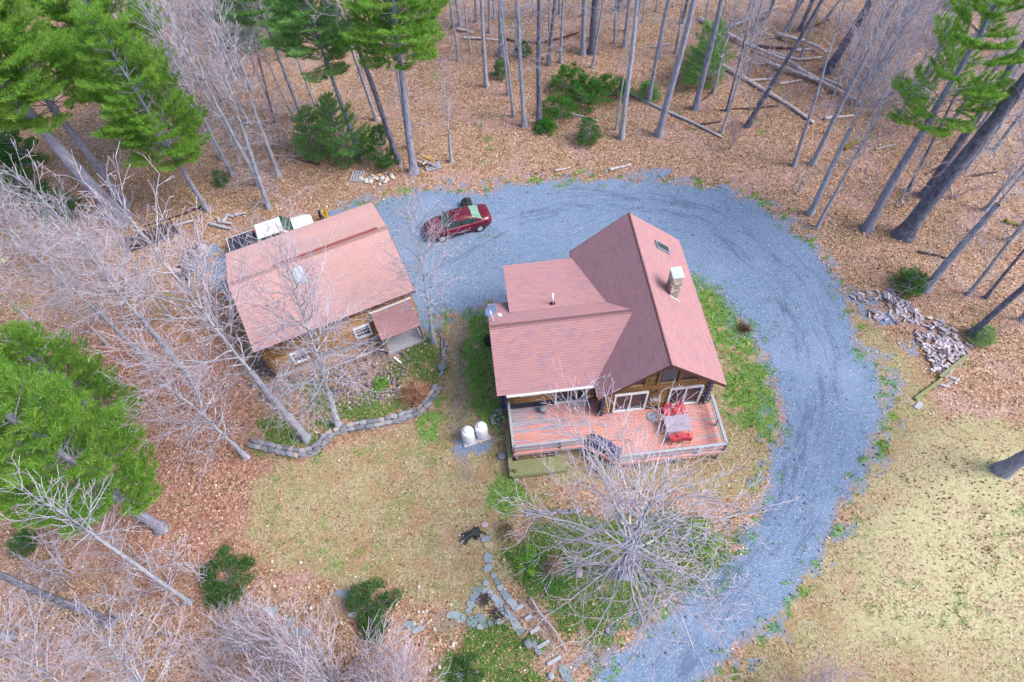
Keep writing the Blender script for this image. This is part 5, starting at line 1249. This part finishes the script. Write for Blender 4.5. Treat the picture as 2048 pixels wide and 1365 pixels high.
WIDE = [bare_crown(31, H=8., R=4.6, n=50, ang=(.4, 1.45), lift=.012, lead=.12, mx=4, dens=.7)[0], bare_crown(37, H=8, R=3.4, n=38, ang=(.5, 1.2), lift=.04, lead=.1, mx=3)[0]]
def multi_stem(seed, n, H, R, mats, dens=.9):
    rr = random.Random(seed); S = []
    for i in range(n):
        az = 6.283*i/n+rr.uniform(-.3, .3); a = rr.uniform(.15, .75); L = H*rr.uniform(.7, 1.1)
        grow(S, (rr.uniform(-.15, .15), rr.uniform(-.15, .15), 0), (math.sin(a)*math.cos(az)*R, math.sin(a)*math.sin(az)*R, math.cos(a)), L, .035, 1, 3, rr, .01, (.25, .6), dens)
    return crown_mesh('stems', S, mats)
VASE = [multi_stem(3, 22, 4.5, 1.3, [M_LIMB, M_TWIG]), multi_stem(4, 14, 3.0, 1.0, [M_TWIG, M_TWIGP])]
SAP = [multi_stem(8, 3, 2.6, .7, [M_LIMB, M_TWIG], .8), multi_stem(9, 4, 2.2, .8, [M_TWIG, M_TWIGP], .8)]
def dead_branches(seed):
    rr = random.Random(seed); S = []
    for i in range(42):
        z = rr.uniform(0, 1)*8.5; az = rr.uniform(0, 6.28); a = rr.uniform(1.1, 1.7)
        grow(S, (0, 0, z), (math.sin(a)*math.cos(az), math.sin(a)*math.sin(az), math.cos(a)), rr.uniform(.7, 2.9), .016, 1, 2 if i % 3 else 3, rr, .0, (.5, 1.0), .7)
    return crown_mesh('dead_branches', S, [M_LIMB, M_TWIG])
DEAD = [dead_branches(i) for i in range(3)]
def trunk_mesh(seed):
    rr = random.Random(seed); V = []; Fc = []; K = 12; n = 14; a = rr.uniform(0, 6)
    for i in range(K+1):
        t = i/K; r = (1-.42*t)*(1+.45*math.exp(-t*26)); w = .25*math.sin(math.pi*t)
        for k in range(n): q = 6.2832*k/n; rr_ = r*(1+rr.uniform(-.05, .05)+(.16*math.exp(-t*30)*math.sin(3*q+a))); V.append((math.cos(q)*rr_+w*math.sin(a+4*t), math.sin(q)*rr_+w*math.cos(a+3*t), t))
    for i in range(K): Fc += [(i*n+k, i*n+(k+1) % n, (i+1)*n+(k+1) % n, (i+1)*n+k) for k in range(n)]
    return new_mesh('trunk', [Vector(v) for v in V], Fc, [BK_GREY], True)
TRK = [trunk_mesh(i) for i in range(4)]
def pine_crown(seed, H=8., R=3.0, drop=.2, dens=.85, wn=.46, mats=None, droop=0.0, nl=.21):
    rr = random.Random(seed); nr = np.random.default_rng(seed); S = []; T_ = []
    z = .0; az = 0
    while z < H-.25:
        t = z/H; L0 = R*min(1, (.7+1.6*t))*(1-t)**.6+.3
        for b_ in range(6):
            az += 6.283/6+rr.uniform(-.3, .3)
            if rr.random() < drop: continue
            L = L0*rr.uniform(.6, 1.12); el = .15+.5*t-droop; p = np.array([0, 0, z+rr.uniform(-.15, .15)]); d = np.array([math.cos(az)*math.cos(el), math.sin(az)*math.cos(el), math.sin(el)])
            n = max(3, int(L/.3))
            for i in range(n):
                d = d+np.array([rr.gauss(0, .07), rr.gauss(0, .07), .03]); d /= np.linalg.norm(d); q = p+d*L/n; f = (i+1)/n
                S.append((*p, *q, .035*(1-.7*i/n), .035*(1-.7*f), 1))
                if f > .28:
                    for sd_ in (-1, 1):
                        a2 = rr.uniform(.6, 1.0)*sd_; c, s = math.cos(a2), math.sin(a2); e = np.array([d[0]*c-d[1]*s, d[0]*s+d[1]*c, d[2]+.12]); l2 = min(L*.5, 1.05)*(1.2-f)*rr.uniform(.7, 1.4)+.1
                        m = max(1, int(l2/.11*dens))
                        for k in range(m+1): T_.append((*(q+e*l2*(k+1)/(m+1)), *e))
                        S.append((*q, *(q+e*l2), .012, .006, 2))
                p = q
            for k in range(2): T_.append((*(p+d*.08*k), *d))
        z += wn*rr.uniform(.75, 1.25)
    T_ = np.array(T_); k = 15; P = np.repeat(T_[:, :3], k, 0); D = np.repeat(T_[:, 3:], k, 0); N = len(P)
    D = D/np.linalg.norm(D, axis=1, keepdims=True)+nr.normal(0, .62, (N, 3)); D[:, 2] += .25; D /= np.linalg.norm(D, axis=1, keepdims=True)
    side = np.cross(D, nr.normal(0, 1, (N, 3))); side /= np.linalg.norm(side, axis=1, keepdims=True)
    ln = nr.uniform(.7, 1.2, (N, 1))*nl; P = P+nr.normal(0, .03, (N, 3))
    V = np.stack([P-side*.0125, P+side*.0125, P+D*ln+side*.005, P+D*ln-side*.005], 1).reshape(-1, 3); Fn = np.arange(4*N).reshape(-1, 4)
    S = np.array(S); Vb, Fb = tubes_np(S[:, 0:3], S[:, 3:6], S[:, 6], S[:, 7], 3)
    Va, Fa = np.concatenate([V, Vb]), np.concatenate([Fn, Fb+len(V)]); mi = np.concatenate([np.zeros(len(Fn)), np.ones(len(Fb))])
    return new_mesh('pine_crown', Va, Fa, mats or [M_PINE, BK_PINE], False, mi)
PINE = [pine_crown(i) for i in (1, 2, 5)]
PINES = [pine_crown(i, drop=.42, wn=.7, dens=1.1) for i in (21, 22)]
HEML = [pine_crown(11, H=4., R=1.9, drop=.32, wn=.3, mats=[M_HEM, BK_PINE], droop=.1, nl=.12), pine_crown(12, H=4., R=1.9, drop=.4, wn=.34, mats=[M_HEM, BK_PINE], nl=.13)]

def axis(bx, by, tx, ty):
    B = at(bx, by); C = Vector((0, 0, CAMH)); d = ray(tx, ty); dh = Vector((d.x, d.y)); w_ = Vector((B.x-C.x, B.y-C.y)); k = w_.dot(dh)/dh.dot(dh); P = C+d*k
    return B, P
def swap(o, mats):
    for s, m in zip(o.material_slots, mats):
        if m is not None: s.link = 'OBJECT'; s.material = m
TR = random.Random(99); NT = [0]
def tree(kind, bx, by, tx=None, ty=None, h=18, w_=10, R=2.6, cs=None, lab=None, cat='tree', grp=None, bk=None, dead=0, need=None, top=None, name=None, xy=None, sparse=False):
    """bx,by: foot of the trunk in the photo; tx,ty: another point of the trunk; w_: trunk width there"""
    if xy is None:
        B = at(bx, by)
        if tx is not None:
            B, P = axis(bx, by, tx, ty); ax = (P-B).normalized()
            if ax.z < .93: ax = Vector((ax.x, ax.y, 0)).normalized()*.36+Vector((0, 0, .93))
        else: ax = Vector((TR.uniform(-.05, .05), TR.uniform(-.05, .05), 1)).normalized()
    else: B = Vector((*xy, 0)); ax = Vector((TR.uniform(-.04, .04), TR.uniform(-.04, .04), 1)).normalized()
    depth = CAMH*math.sin(PITCH)+B.y*math.cos(PITCH); rad = w_/(FPX/depth)/2*.92
    nm = name or {'bare': 'bare_tree', 'slim': 'bare_tree', 'wide': 'bare_tree', 'pine': 'pine_tree', 'hemlock': 'young_hemlock', 'vase': 'bare_shrub', 'sap': 'sapling', 'snag': 'dead_trunk'}[kind]
    T = link(nm, None, None, (B.x, B.y, -.05)); T.rotation_mode = 'QUATERNION'; T.empty_display_size = .5
    T.rotation_quaternion = ax.to_track_quat('Z', 'Y') @ Euler((0, 0, TR.uniform(0, 6.28))).to_quaternion()
    tag(T, lab, cat, grp); i = NT[0]; NT[0] += 1
    cs = cs if cs is not None else h*.6
    if kind in ('bare', 'slim', 'wide', 'pine', 'snag'):
        o = link('trunk', TRK[i % 4], T, scale=(rad, rad, cs+.02)); swap(o, [bk or (BK_PINE if kind == 'pine' else BK_GREY)])
    if kind == 'bare': c = link('crown', BARE[i % 4], T, (0, 0, cs), scale=(R/3.2, R/3.2, (h-cs)/8))
    elif kind == 'slim': c = link('crown', SLIM[i % 2], T, (0, 0, cs), scale=(R/2.2, R/2.2, (h-cs)/8))
    elif kind == 'wide': c = link('crown', WIDE[0 if R > 4 else 1], T, (0, 0, cs), scale=((R/4.6,)*2 if R > 4 else (R/3.4,)*2)+((h-cs)/8,))
    elif kind == 'pine':
        link('upper_trunk', TRK[(i+1) % 4], T, (0, 0, cs), scale=(rad*.58, rad*.58, (h-cs)*.8)).material_slots[0].link = 'OBJECT'
        T.children[-1].material_slots[0].material = BK_PINE
        c = link('crown', PINES[i % 2] if sparse else PINE[i % 3], T, (0, 0, cs), scale=(R/2.5, R/2.5, (h-cs)/8)); swap(c, [need, None])
    elif kind == 'hemlock': c = link('crown', HEML[i % 2], T, (0, 0, .1), scale=(R/1.8, R/1.8, h/4)); swap(c, [need, None]); link('trunk', TRK[i % 4], T, scale=(.04*h/3, .04*h/3, h*.9))
    elif kind == 'vase': c = link('stems', VASE[i % 2 if R < 2 else 0], T, scale=(R/3, R/3, h/4.5)); c['kind'] = 'stuff'
    elif kind == 'sap': c = link('stems', SAP[i % 2], T, scale=(h/2.6,)*3); c['kind'] = 'stuff'
    if dead: link('dead_branches', DEAD[i % 3], T, (0, 0, cs-7.2 if cs > 7.5 else .4), (0, 0, TR.uniform(0, 6)), (1, 1, 1 if cs > 7.5 else cs/8))['kind'] = 'stuff'
    return T

# the trees one can single out
tree('wide', 1246, 1147, 1291, 1015, 12, 28, 6.7, 3.4, 'great spreading bare tree with pale branches between the deck and the driveway bend', bk=BK_GREY)
tree('wide', 678, 853, 648, 762, 15, 16, 4.6, 4.2, 'bare tree with spreading pale limbs reaching over the garage roof, nearest its front wall', bk=BK_PALE)
tree('wide', 868, 684, 854, 590, 13, 12, 2.9, 3.0, 'slender pale bare tree beside the garage porch, its twigs over the car', bk=BK_PALE)
tree('bare', 613, 878, 430, 655, 20, 17, 4.4, 8.5, 'large leaning grey tree rooted by the stone wall, crown left of the garage', bk=BK_GREY, dead=1)
tree('wide', 493, 914, 369, 800, 11, 12, 3.6, 2.6, 'low forking bare tree rooted just left of the end of the stone wall', bk=BK_PALE)
tree('bare', 390, 766, 274, 627, 17, 14, 3.8, 7, 'bare grey tree left of the garage, between the leaning tree and the left pine', dead=1)
tree('bare', 300, 722, 169, 599, 16, 12, 3.4, 6, 'bare grey tree just right above the lower left pine')
tree('pine', 246, 440, 50, 216, 21, 30, 3.8, 11.5, 'tall pine with the thickest smooth grey trunk at the upper left')
tree('pine', 249, 410, 158, 286, 19, 20, 3.8, 8.8, 'tall pine directly behind the thick trunked pine at the upper left')
tree('pine', 414, 419, 350, 313, 15.5, 12, 3.0, 5.4, 'smaller pine with thin dark trunk, rightmost of the upper left pines')
tree('pine', 330, 300, 270, 190, 17, 14, 4.2, 6.0, 'pine whose crown fills the middle of the upper left group', need=M_PINE)
tree('pine', 60, 250, 0, 170, 18, 16, 4.0, 6.5, 'pine at the upper left corner of the photo', need=M_PINE)
tree('pine', 828, 345, 797, 101, 18.5, 17, 3.1, 9.8, 'pine with bright green crown at the top, trunk by the pallet of fresh wood', bk=BK_PINE, need=M_PINE)
tree('pine', 719, 314, 648, 111, 16, 11, 3.0, 8.5, 'pale green pine at the top left of centre, thin dark trunk', need=M_PINE2)
tree('pine', 604, 237, 534, 50, 16, 9, 2.6, 7.5, 'pale green pine left of its twin at the top, very thin trunk', need=M_PINE2, sparse=True)
tree('bare', 798, 324, 702, 57, 20, 12, 3.0, 11, 'dark trunked leaning bare tree just left of the bright green pine', bk=BK_DARK, dead=1)
tree('slim', 753, 240, 690, 54, 17, 8, 2.4, 10, 'thin grey tree behind the leaning dark trunk left of the bright pine')
tree('slim', 817, 298, 800, 185, 15, 6, 1.8, 9, 'very thin grey tree touching the left side of the bright pine trunk', dead=1)
tree('slim', 903, 324, 887, 158, 9, 8, 1.8, 2.8, 'low pale bare tree with long twigs right of the bright pine', bk=BK_PALE)
tree('pine', 322, 1057, 255, 1008, 16, 24, 3.1, 5.0, 'big bright green pine at the left edge with thick short trunk showing')
tree('pine', 225, 850, None, None, 10, 18, 2.6, 1.4, 'bushy green pine at the left edge just above the big bright one')
tree('slim', 381, 1205, 111, 1019, 15, 10, 2.6, 9, 'long pale leaning bare trunk at the lower left', bk=BK_PALE, dead=1)
tree('bare', 224, 1246, 0, 1148, 20, 16, 2.8, 13, 'dark curved trunk coming in from the left edge near the bottom', bk=BK_DARK)
tree('bare', 25, 1272, -60, 1265, 18, 14, 2.6, 12, 'short stretch of grey trunk at the lower left edge', bk=BK_GREY)
tree('pine', 1734, 458, 1852, 253, 18, 20, 2.7, 9.2, 'pine with smooth grey trunk and layered bright crown at the right', sparse=True)
tree('pine', 1841, 174, 1918, 42, 17, 18, 2.9, 6.8, 'pine with dark trunk and wide green crown at the top right corner', sparse=True)
tree('bare', 1808, 470, 2046, 166, 22, 32, 3.6, 15, 'thickest dark rough trunk at the right, mossy at its foot', bk=BK_DARK)
tree('bare', 1848, 392, 1940, 253, 21, 17, 3.0, 14, 'dark straight trunk rising right behind the thickest dark one', bk=BK_DARK)
tree('bare', 1851, 580, 1990, 415, 18, 17, 3.4, 8, 'grey flaking trunk beside the small round evergreen shrub at the right', bk=BK_GREY, dead=1)
tree('bare', 1944, 668, 2048, 576, 18, 14, 3.0, 11, 'dark trunk rooted at the upper end of the woodpile', bk=BK_DARK)
tree('slim', 1938, 588, 2029, 470, 16, 8, 2.4, 9, 'thin grey trunk between the flaking trunk and the woodpile tree', dead=1)
tree('slim', 1972, 595, 2048, 502, 16, 7, 2.4, 9, 'thin dark trunk just right of its grey neighbour above the woodpile', bk=BK_DARK)
tree('pine', 2003, 941, 2048, 915, 17, 28, 2.6, 12, 'smooth grey trunk alone on the lawn at the right edge')
tree('bare', 1621, 427, 1757, 141, 17, 13, 3.8, 7.5, 'pale lichened bare tree branching high beside the bend of the drive', bk=BK_PALE)
tree('slim', 1634, 455, 1732, 274, 11, 8, 2.6, 5.5, 'small pale bare tree right beside the lichened one at the bend', bk=BK_PALE)
tree('slim', 1588, 332, 1669, 70, 17, 8, 2.2, 9, 'thin grey tree standing at the lower end of the bleached fallen trunks')
tree('bare', 1625, 328, 1718, 141, 18, 11, 2.8, 10, 'grey tree just right of the thin one by the bleached fallen trunks')
tree('bare', 1494, 253, 1593, 86, 18, 11, 2.4, 11, 'dark lichened leaning trunk crossing in front of the fallen logs', bk=BK_DARK)
tree('slim', 1453, 223, 1489, 84, 12, 5, 1.4, 7, 'dark stick thin dead tree in front of the fallen logs', bk=BK_DARK, dead=1)
tree('pine', 1391, 218, 1438, 17, 16, 13, 2.0, 11.5, 'thin pine with two small pale green crowns at the top right of centre', need=M_PINE2, sparse=True)
tree('bare', 1655, 142, 1725, 28, 20, 18, 3.0, 12, 'thick dark trunk above the tangle of fallen logs', bk=BK_DARK)
tree('bare', 1774, 122, 1827, 7, 19, 13, 3.0, 10, 'dark trunk between the tangle of logs and the layered pine', bk=BK_DARK)
tree('slim', 1816, 381, 1873, 267, 15, 6, 1.8, 9, 'very thin dark trunk left of the twin dark trunks', bk=BK_DARK)
tree('vase', 1460, 298, None, None, 4.6, 10, 1.2, 0, 'clump of thin pale stems by the far side of the drive', 'shrub')
tree('bare', 1243, 276, 1271, 30, 19, 11, 2.2, 12.5, 'smooth pale trunk right of the dark evergreen bushes', bk=BK_PALE)
tree('slim', 1231, 260, 1249, 145, 9, 5, 1.3, 5, 'very thin pale stem beside the smooth pale trunk', bk=BK_PALE)
tree('bare', 1255, 180, 1273, 50, 18, 9, 2.0, 11, 'grey trunk close behind the smooth pale trunk', bk=BK_GREY)
tree('bare', 1318, 271, 1385, 10, 19, 15, 2.4, 12, 'sturdy grey leaning trunk nearest the drive at the top centre right', bk=BK_GREY)
# the row of trunks along the top: nothing but their order sets them apart
row = [(921,52,912,0,8,BK_PALE),(973,173,962,0,9,BK_PALE),(1004,112,1001,0,15,BK_GREY),(1017,190,1008,100,6,BK_PALE),(1027,233,1010,90,6,BK_GREY),(1049,252,1034,7,10,BK_GREY),(1078,250,1079,0,11,BK_DARK),(1096,130,1108,10,7,BK_DARK),(1121,126,1126,7,6,BK_GREY),(1165,109,1169,0,11,BK_GREY),(1185,105,1191,0,17,BK_DARK),(1184,136,1200,44,5,BK_PALE),(1236,22,1240,0,13,BK_DARK),(1248,95,1260,0,7,BK_GREY),(1297,204,1337,0,9,BK_GREY),(1364,46,1374,5,7,BK_DARK)]
ordn = ['first', 'second', 'third', 'fourth', 'fifth', 'sixth', 'seventh', 'eighth', 'ninth', 'tenth', 'eleventh', 'twelfth', 'thirteenth', 'fourteenth', 'fifteenth', 'sixteenth', 'seventeenth', 'eighteenth', 'nineteenth', 'twentieth']
for k, (bx, by, tx, ty, w_, bk_) in enumerate(row):
    tree('slim', bx, by, tx, ty, TR.uniform(16, 20), w_, 2.2, TR.uniform(11, 13), ordn[k]+' trunk from the left in the row right of the bright pine, above the drive', grp='trunks along the top of the photo', bk=bk_, dead=k % 3 != 1)
left = [(519,372,421,185,10,BK_GREY,7),(465,351,387,199,9,BK_GREY,6.5),(537,415,500,303,11,BK_GREY,7),(557,351,500,195,9,BK_PALE,7),(550,247,527,157,5,BK_DARK,6),(630,210,611,162,5,BK_GREY,7),(500,250,440,140,8,BK_PALE,6),(400,230,340,120,9,BK_PALE,5),(300,160,250,70,9,BK_GREY,5),(470,160,430,70,8,BK_PALE,5),(380,120,340,40,8,BK_PALE,5),(560,120,530,50,6,BK_DARK,6)]
for k, (bx, by, tx, ty, w_, bk_, cs) in enumerate(sorted(left)):
    tree('bare' if k % 3 else 'slim', bx, by, tx, ty, 14+k % 4, w_, 2.9, cs, ordn[k]+' bare tree from the left in the grey thicket right of the upper left pines', grp='bare trees of the upper left thicket', bk=bk_, dead=1)
right = [(1560,75,1600,10,9,BK_GREY),(1600,60,1625,5,10,BK_DARK),(1690,90,1730,20,9,BK_GREY),(1720,180,1770,90,9,BK_GREY),(1800,230,1850,140,8,BK_PALE),(1760,60,1785,10,9,BK_DARK),(1900,250,1960,160,9,BK_GREY),(1930,340,1990,260,9,BK_GREY),(1990,300,2040,230,9,BK_PALE),(1970,420,2040,340,9,BK_PALE),(2020,480,2080,420,9,BK_GREY),(1880,90,1910,30,9,BK_GREY),(1960,180,2010,110,10,BK_DARK),(2010,130,2060,70,9,BK_GREY),(1530,40,1545,5,8,BK_DARK),(2040,640,2080,600,9,BK_DARK),(1650,40,1680,0,7,BK_PALE),(1745,150,1780,100,7,BK_PALE),(1850,60,1880,10,7,BK_PALE)]
for k, (bx, by, tx, ty, w_, bk_) in enumerate(sorted(right, key=lambda t: t[:2])):
    tree('bare' if k % 4 else 'slim', bx, by, tx, ty, 11+k % 5, w_, 3.5, 3.2+k % 4, ordn[k]+' bare tree from the left in the dense wood beyond the fallen logs', grp='bare trees of the upper right wood', bk=bk_, dead=1)
extra = []
while len(extra) < 84:
    z = TR.random(); x, y = (TR.uniform(250, 640), TR.uniform(20, 330)) if z < .3 else ((TR.uniform(1380, 2040), TR.uniform(10, 330)) if z < .72 else (TR.uniform(900, 1400), TR.uniform(0, 150)))
    if all((x-a)**2+(y-b)**2 > 900 for a, b in extra): extra.append((x, y))
for k, (x, y) in enumerate(extra):
    tree('slim' if k % 3 else 'bare', x, y, None, None, TR.uniform(8, 15), TR.uniform(4, 7), TR.uniform(1.6, 2.8), TR.uniform(3, 7), 'thin pale bare tree filling in between the bigger trunks of the wood', grp='thin bare trees filling the wood', bk=(BK_PALE, BK_GREY)[k % 2], dead=k % 2)
lft = [(345,640,290,560),(240,585,180,500),(130,560,70,470),(215,690,120,590),(70,650,10,590),(440,640,400,560),(40,500,0,440)]
for k, (bx, by, tx, ty) in enumerate(sorted(lft)):
    tree('bare', bx, by, tx, ty, 7.5+k % 3, 7, 2.6, 2.0, ordn[k]+' low bare tree from the left in the tangle between garage and left edge', grp='low bare trees left of the garage', bk=BK_PALE)
# shrubs and low bare trees at the bottom
tree('vase', 668, 1385, None, None, 6.5, 10, 4.2, 0, 'widest many stemmed bare shrub fanning up from the bottom edge, left of centre', 'shrub')
tree('vase', 560, 1400, None, None, 5.5, 10, 3.4, 0, 'many stemmed bare shrub at the bottom edge just left of the widest one', 'shrub')
tree('wide', 490, 1300, 470, 1280, 4, 10, 2.6, .6, 'low bare tree with twisted pale limbs below the dark rounded shrub', bk=BK_PALE)
tree('bare', 360, 1440, 300, 1380, 10, 12, 3.6, 2, 'bare tree rooted below the frame, its twigs filling the lower left', bk=BK_PALE)
tree('bare', 200, 1420, 120, 1370, 10, 12, 3.6, 2, 'bare tree rooted below the frame nearest the lower left corner', bk=BK_PALE)
tree('vase', 800, 1420, None, None, 5, 10, 3.0, 0, 'bare shrub at the bottom edge right of the widest one', 'shrub')
tree('vase', 1600, 1420, None, None, 3.6, 10, 2.2, 0, 'pinkish bare shrub poking in at the bottom edge beside the drive', 'shrub')
for i in range(95):
    z = TR.random()
    if z < .3: x, y = TR.uniform(20, 300), TR.uniform(430, 680)
    elif z < .65: x, y = TR.uniform(1440, 2030), TR.uniform(60, 440)
    elif z < .8: x, y = TR.uniform(240, 620), TR.uniform(60, 330)
    else: x, y = TR.uniform(60, 420), TR.uniform(1100, 1320)
    if sdist(np.array([at(x, y).x]), np.array([at(x, y).y]), DRIVE)[0] > -1: continue
    tree('sap', x, y, None, None, TR.uniform(2, 4.4), 4, 1, 0, 'thin stemmed bare sapling growing in the leaf litter of the wood', 'sapling', 'bare saplings in the woods')
# evergreens
for x, y, h, R, lab in [
        (1174,282,2.0,1.0,'small evergreen standing alone below the dense clump'),(1814,578,1.3,1.15,'small round evergreen shrub right of the driveway'),(1957,678,1.0,.8,'small light green shrub beside the tree at the woodpile'),(1002,155,1.6,.8,'small evergreen among the trunks at the top centre left'),(1047,112,1.4,.7,'tiny evergreen between two trunks at the top centre'),
        (700,315,5.5,2.1,'feathery light evergreen beside the thin dark pine trunk'),(640,300,3.6,1.8,'feathery evergreen left of the pale green pine trunk'),(772,330,3.4,1.2,'narrow evergreen left of the bright pine trunk'),(20,330,3.4,2.0,'dark evergreen bush at the left edge under the pines'),(70,400,2.6,1.7,'evergreen bush below the big left pine trunk'),(130,430,2.2,1.5,'evergreen bush left of the foot of the thick pine'),
        (60,330,3.2,1.8,'evergreen bush in the shade of the upper left pines'),(500,90,5,2.3,'feathery evergreen at the top edge left of the pale pines'),(440,30,4,2.0,'evergreen at the top edge above the grey thicket'),(446,368,1.2,.6,'tiny evergreen among leaves right of the small pine'),(60,1095,1.3,.8,'small evergreen shrub below the big left pine'),(1295,195,1.4,1.0,'low light green shrub right of the smooth pale trunk'),(1418,130,3.0,1.3,'light green young pine among the fallen trunks')]:
    tree('hemlock', x, y, None, None, h, 5, R, 0, lab, 'evergreen', need=M_PINE2 if ('light' in lab or 'feathery' in lab) else None)
t_ = tree('hemlock', 1405, 165, None, None, 5.0, 5, 1.9, 0, 'pale feathery young pine in front of the thin two crowned pine', 'evergreen', need=M_PINE2)
def leafy_bush(px, py, R, H, lab, seed, mat, hollow=0, n=5200, cat='shrub'):
    p = at(px, py); T = thing('evergreen_shrub', lab, cat, (p.x, p.y, 0)); r = np.random.default_rng(seed)
    K = max(14, int(34*R)); ca = r.uniform(0, 6.283, K); cu = r.random(K)**.55*(1-hollow)+hollow; cr = R*cu*r.uniform(.75, 1.12, K); ch = H*np.sqrt(np.clip(1-cu**2*.8, .05, 1))*r.uniform(.45, 1.0, K)
    cz = r.uniform(.14, .30, K)*(R**.4); w = r.uniform(.3, 1.6, K); q = r.choice(K, n, p=w/w.sum()); off = r.normal(0, 1, (n, 3)); off /= np.linalg.norm(off, axis=1, keepdims=True); off *= (cz[q]*r.uniform(.5, 1.25, n))[:, None]
    X0 = cr[q]*np.cos(ca[q])+off[:, 0]; Y0 = cr[q]*np.sin(ca[q])+off[:, 1]; z = np.clip(ch[q]*.9+off[:, 2]*.7, .03, None)
    x, y = X0, Y0; s = r.uniform(.035, .08, n); ang = r.uniform(0, 6.283, n); t1 = r.normal(0, .5, n); t2 = r.normal(0, .5, n)
    ux = np.stack([np.cos(ang), np.sin(ang), t1], 1)*s[:, None]; uy = np.stack([-np.sin(ang), np.cos(ang), t2], 1)*s[:, None]*.42; c = np.stack([x, y, z], 1)
    V = np.stack([c-ux, c-uy, c+ux, c+uy], 1).reshape(-1, 3); link('foliage', new_mesh('foliage', V, np.arange(4*n).reshape(-1, 4), [mat]), T)
    m = MB(); rr = random.Random(seed)
    for i in range(14): q = rr.uniform(0, 6.28); m.tube((0, 0, 0), (math.cos(q)*R*.75, math.sin(q)*R*.75, H*rr.uniform(.3, .7)), .025, .01, 5)
    m.build('stems', BK_GREY, T)
leafy_bush(463, 1160, 1.55, 1.5, 'dark rounded evergreen shrub with an open middle at the lower left', 3, M_RHO, .18)
leafy_bush(748, 1212, 1.25, 1.2, 'evergreen shrub behind bare stems left of the ring of flat stones', 5, M_RHO, 0, 3600)
leafy_bush(748, 1262, .7, .7, 'small low evergreen shrub just below the one behind bare stems', 6, M_RHO, 0, 1200)
leafy_bush(1400, 1085, 1.1, .6, 'low bright green shrub under the right side of the great bare tree', 7, M_PINE, 0, 1400)
leafy_bush(1055, 1125, .8, .5, 'low green shrub left end of the bed below the short stone row', 8, M_PINE, 0, 700)
leafy_bush(1100, 1150, 1.3, .4, 'spreading low evergreen patch near the left end of the bed', 9, M_HEM, 0, 900)
leafy_bush(930, 1345, 1.0, .5, 'dark low evergreen at the bottom edge left of the timber steps', 10, M_RHO, 0, 1200)
leafy_bush(762, 770, .5, .35, 'small round green tuft among the garage cobbles', 16, M_PINE, 0, 700)
for x, y, R, H, lab, sd_ in [(1118,235,1.5,2.0,'dark evergreen bush, lower left one of the dense clump at the top centre',31),(1138,178,1.7,2.4,'dark evergreen bush, upper left one of the dense clump at the top centre',32),(1180,205,1.9,2.2,'dark evergreen bush in the middle of the dense clump at the top centre',33),(1226,190,1.6,2.0,'dark evergreen bush, rightmost of the dense clump at the top centre',34),
        (1090,262,.9,1.0,'low evergreen at the foot of the dark trunk left of the dense clump',35)]: leafy_bush(x, y, R, H, lab, sd_, M_HEM, 0, int(5200*R/1.5))
def straw_clump(px, py, R, H, n, lab, stops, seed):
    p = at(px, py); T = thing('ornamental_grass', lab, 'ornamental grass', (p.x, p.y, 0)); r = np.random.default_rng(seed)
    a = r.uniform(0, 6.283, n); e = r.uniform(.2, 1.35, n); L = R*r.uniform(.6, 1.1, n); P0 = np.stack([r.normal(0, .07, n), r.normal(0, .07, n), np.zeros(n)], 1)
    P1 = P0+np.stack([np.cos(a)*np.sin(e)*L*.55, np.sin(a)*np.sin(e)*L*.55, np.cos(e)*L*.6+.1], 1); P2 = P0+np.stack([np.cos(a)*np.sin(e)*L*1.1, np.sin(a)*np.sin(e)*L*1.1, np.cos(e)*L*.7*H], 1)
    V, Fc = tubes_np(np.concatenate([P0, P1]), np.concatenate([P1, P2]), np.full(2*n, .012), np.full(2*n, .008), 3); link('stalks', new_mesh('stalks', V, Fc, [island_mat('straw_stalk', stops)]), T)
straw_clump(832, 795, 1.15, 1.0, 420, 'radiating clump of tan ornamental grass at the right end of the stone wall', [(0, lin(150,100,76)), (.5, lin(204,152,120)), (1, lin(226,186,156))], 1)
straw_clump(1018, 1062, .7, .6, 300, 'flattened pale straw clump right of the pink stepping stone', [(0, lin(180,150,110)), (.5, lin(214,186,146)), (1, lin(232,210,176))], 2)
straw_clump(1108, 1135, .8, .6, 260, 'flattened pinkish straw clump in the bed under the great tree', [(0, lin(180,140,120)), (.5, lin(210,172,150)), (1, lin(230,204,186))], 3)
straw_clump(1490, 660, .6, 1.0, 120, 'thin brown twiggy plant on the grass right of the house', [(0, lin(96,70,66)), (1, lin(150,110,100))], 4)

def brush(px, py, R, lab, seed):
    p = at(px, py); T = thing('brush_pile', lab, 'brush', (p.x, p.y, 0)); r = np.random.default_rng(seed); n = 46
    c = r.normal(0, R*.4, (n, 2)); a = r.uniform(0, 3.14, n); L = r.uniform(.08, .26, n); z = r.uniform(.02, .1, n); d = np.stack([np.cos(a), np.sin(a)], 1)*L[:, None]
    V, Fc = tubes_np(np.column_stack([c-d, z]), np.column_stack([c+d, z+r.normal(0, .05, n)]), np.full(n, .022), np.full(n, .014), 4)
    tag(link('sticks', new_mesh('sticks', V, Fc, [island_mat('dark_sticks', [(0, lin(50,40,52)), (1, lin(110,94,108))])]), T), kind='stuff')
brush(969, 1198, .5, 'small dark heap of sticks inside the ring of flat stones, upper one', 1); brush(992, 1232, .6, 'small dark heap of sticks inside the ring of flat stones, lower one', 2)
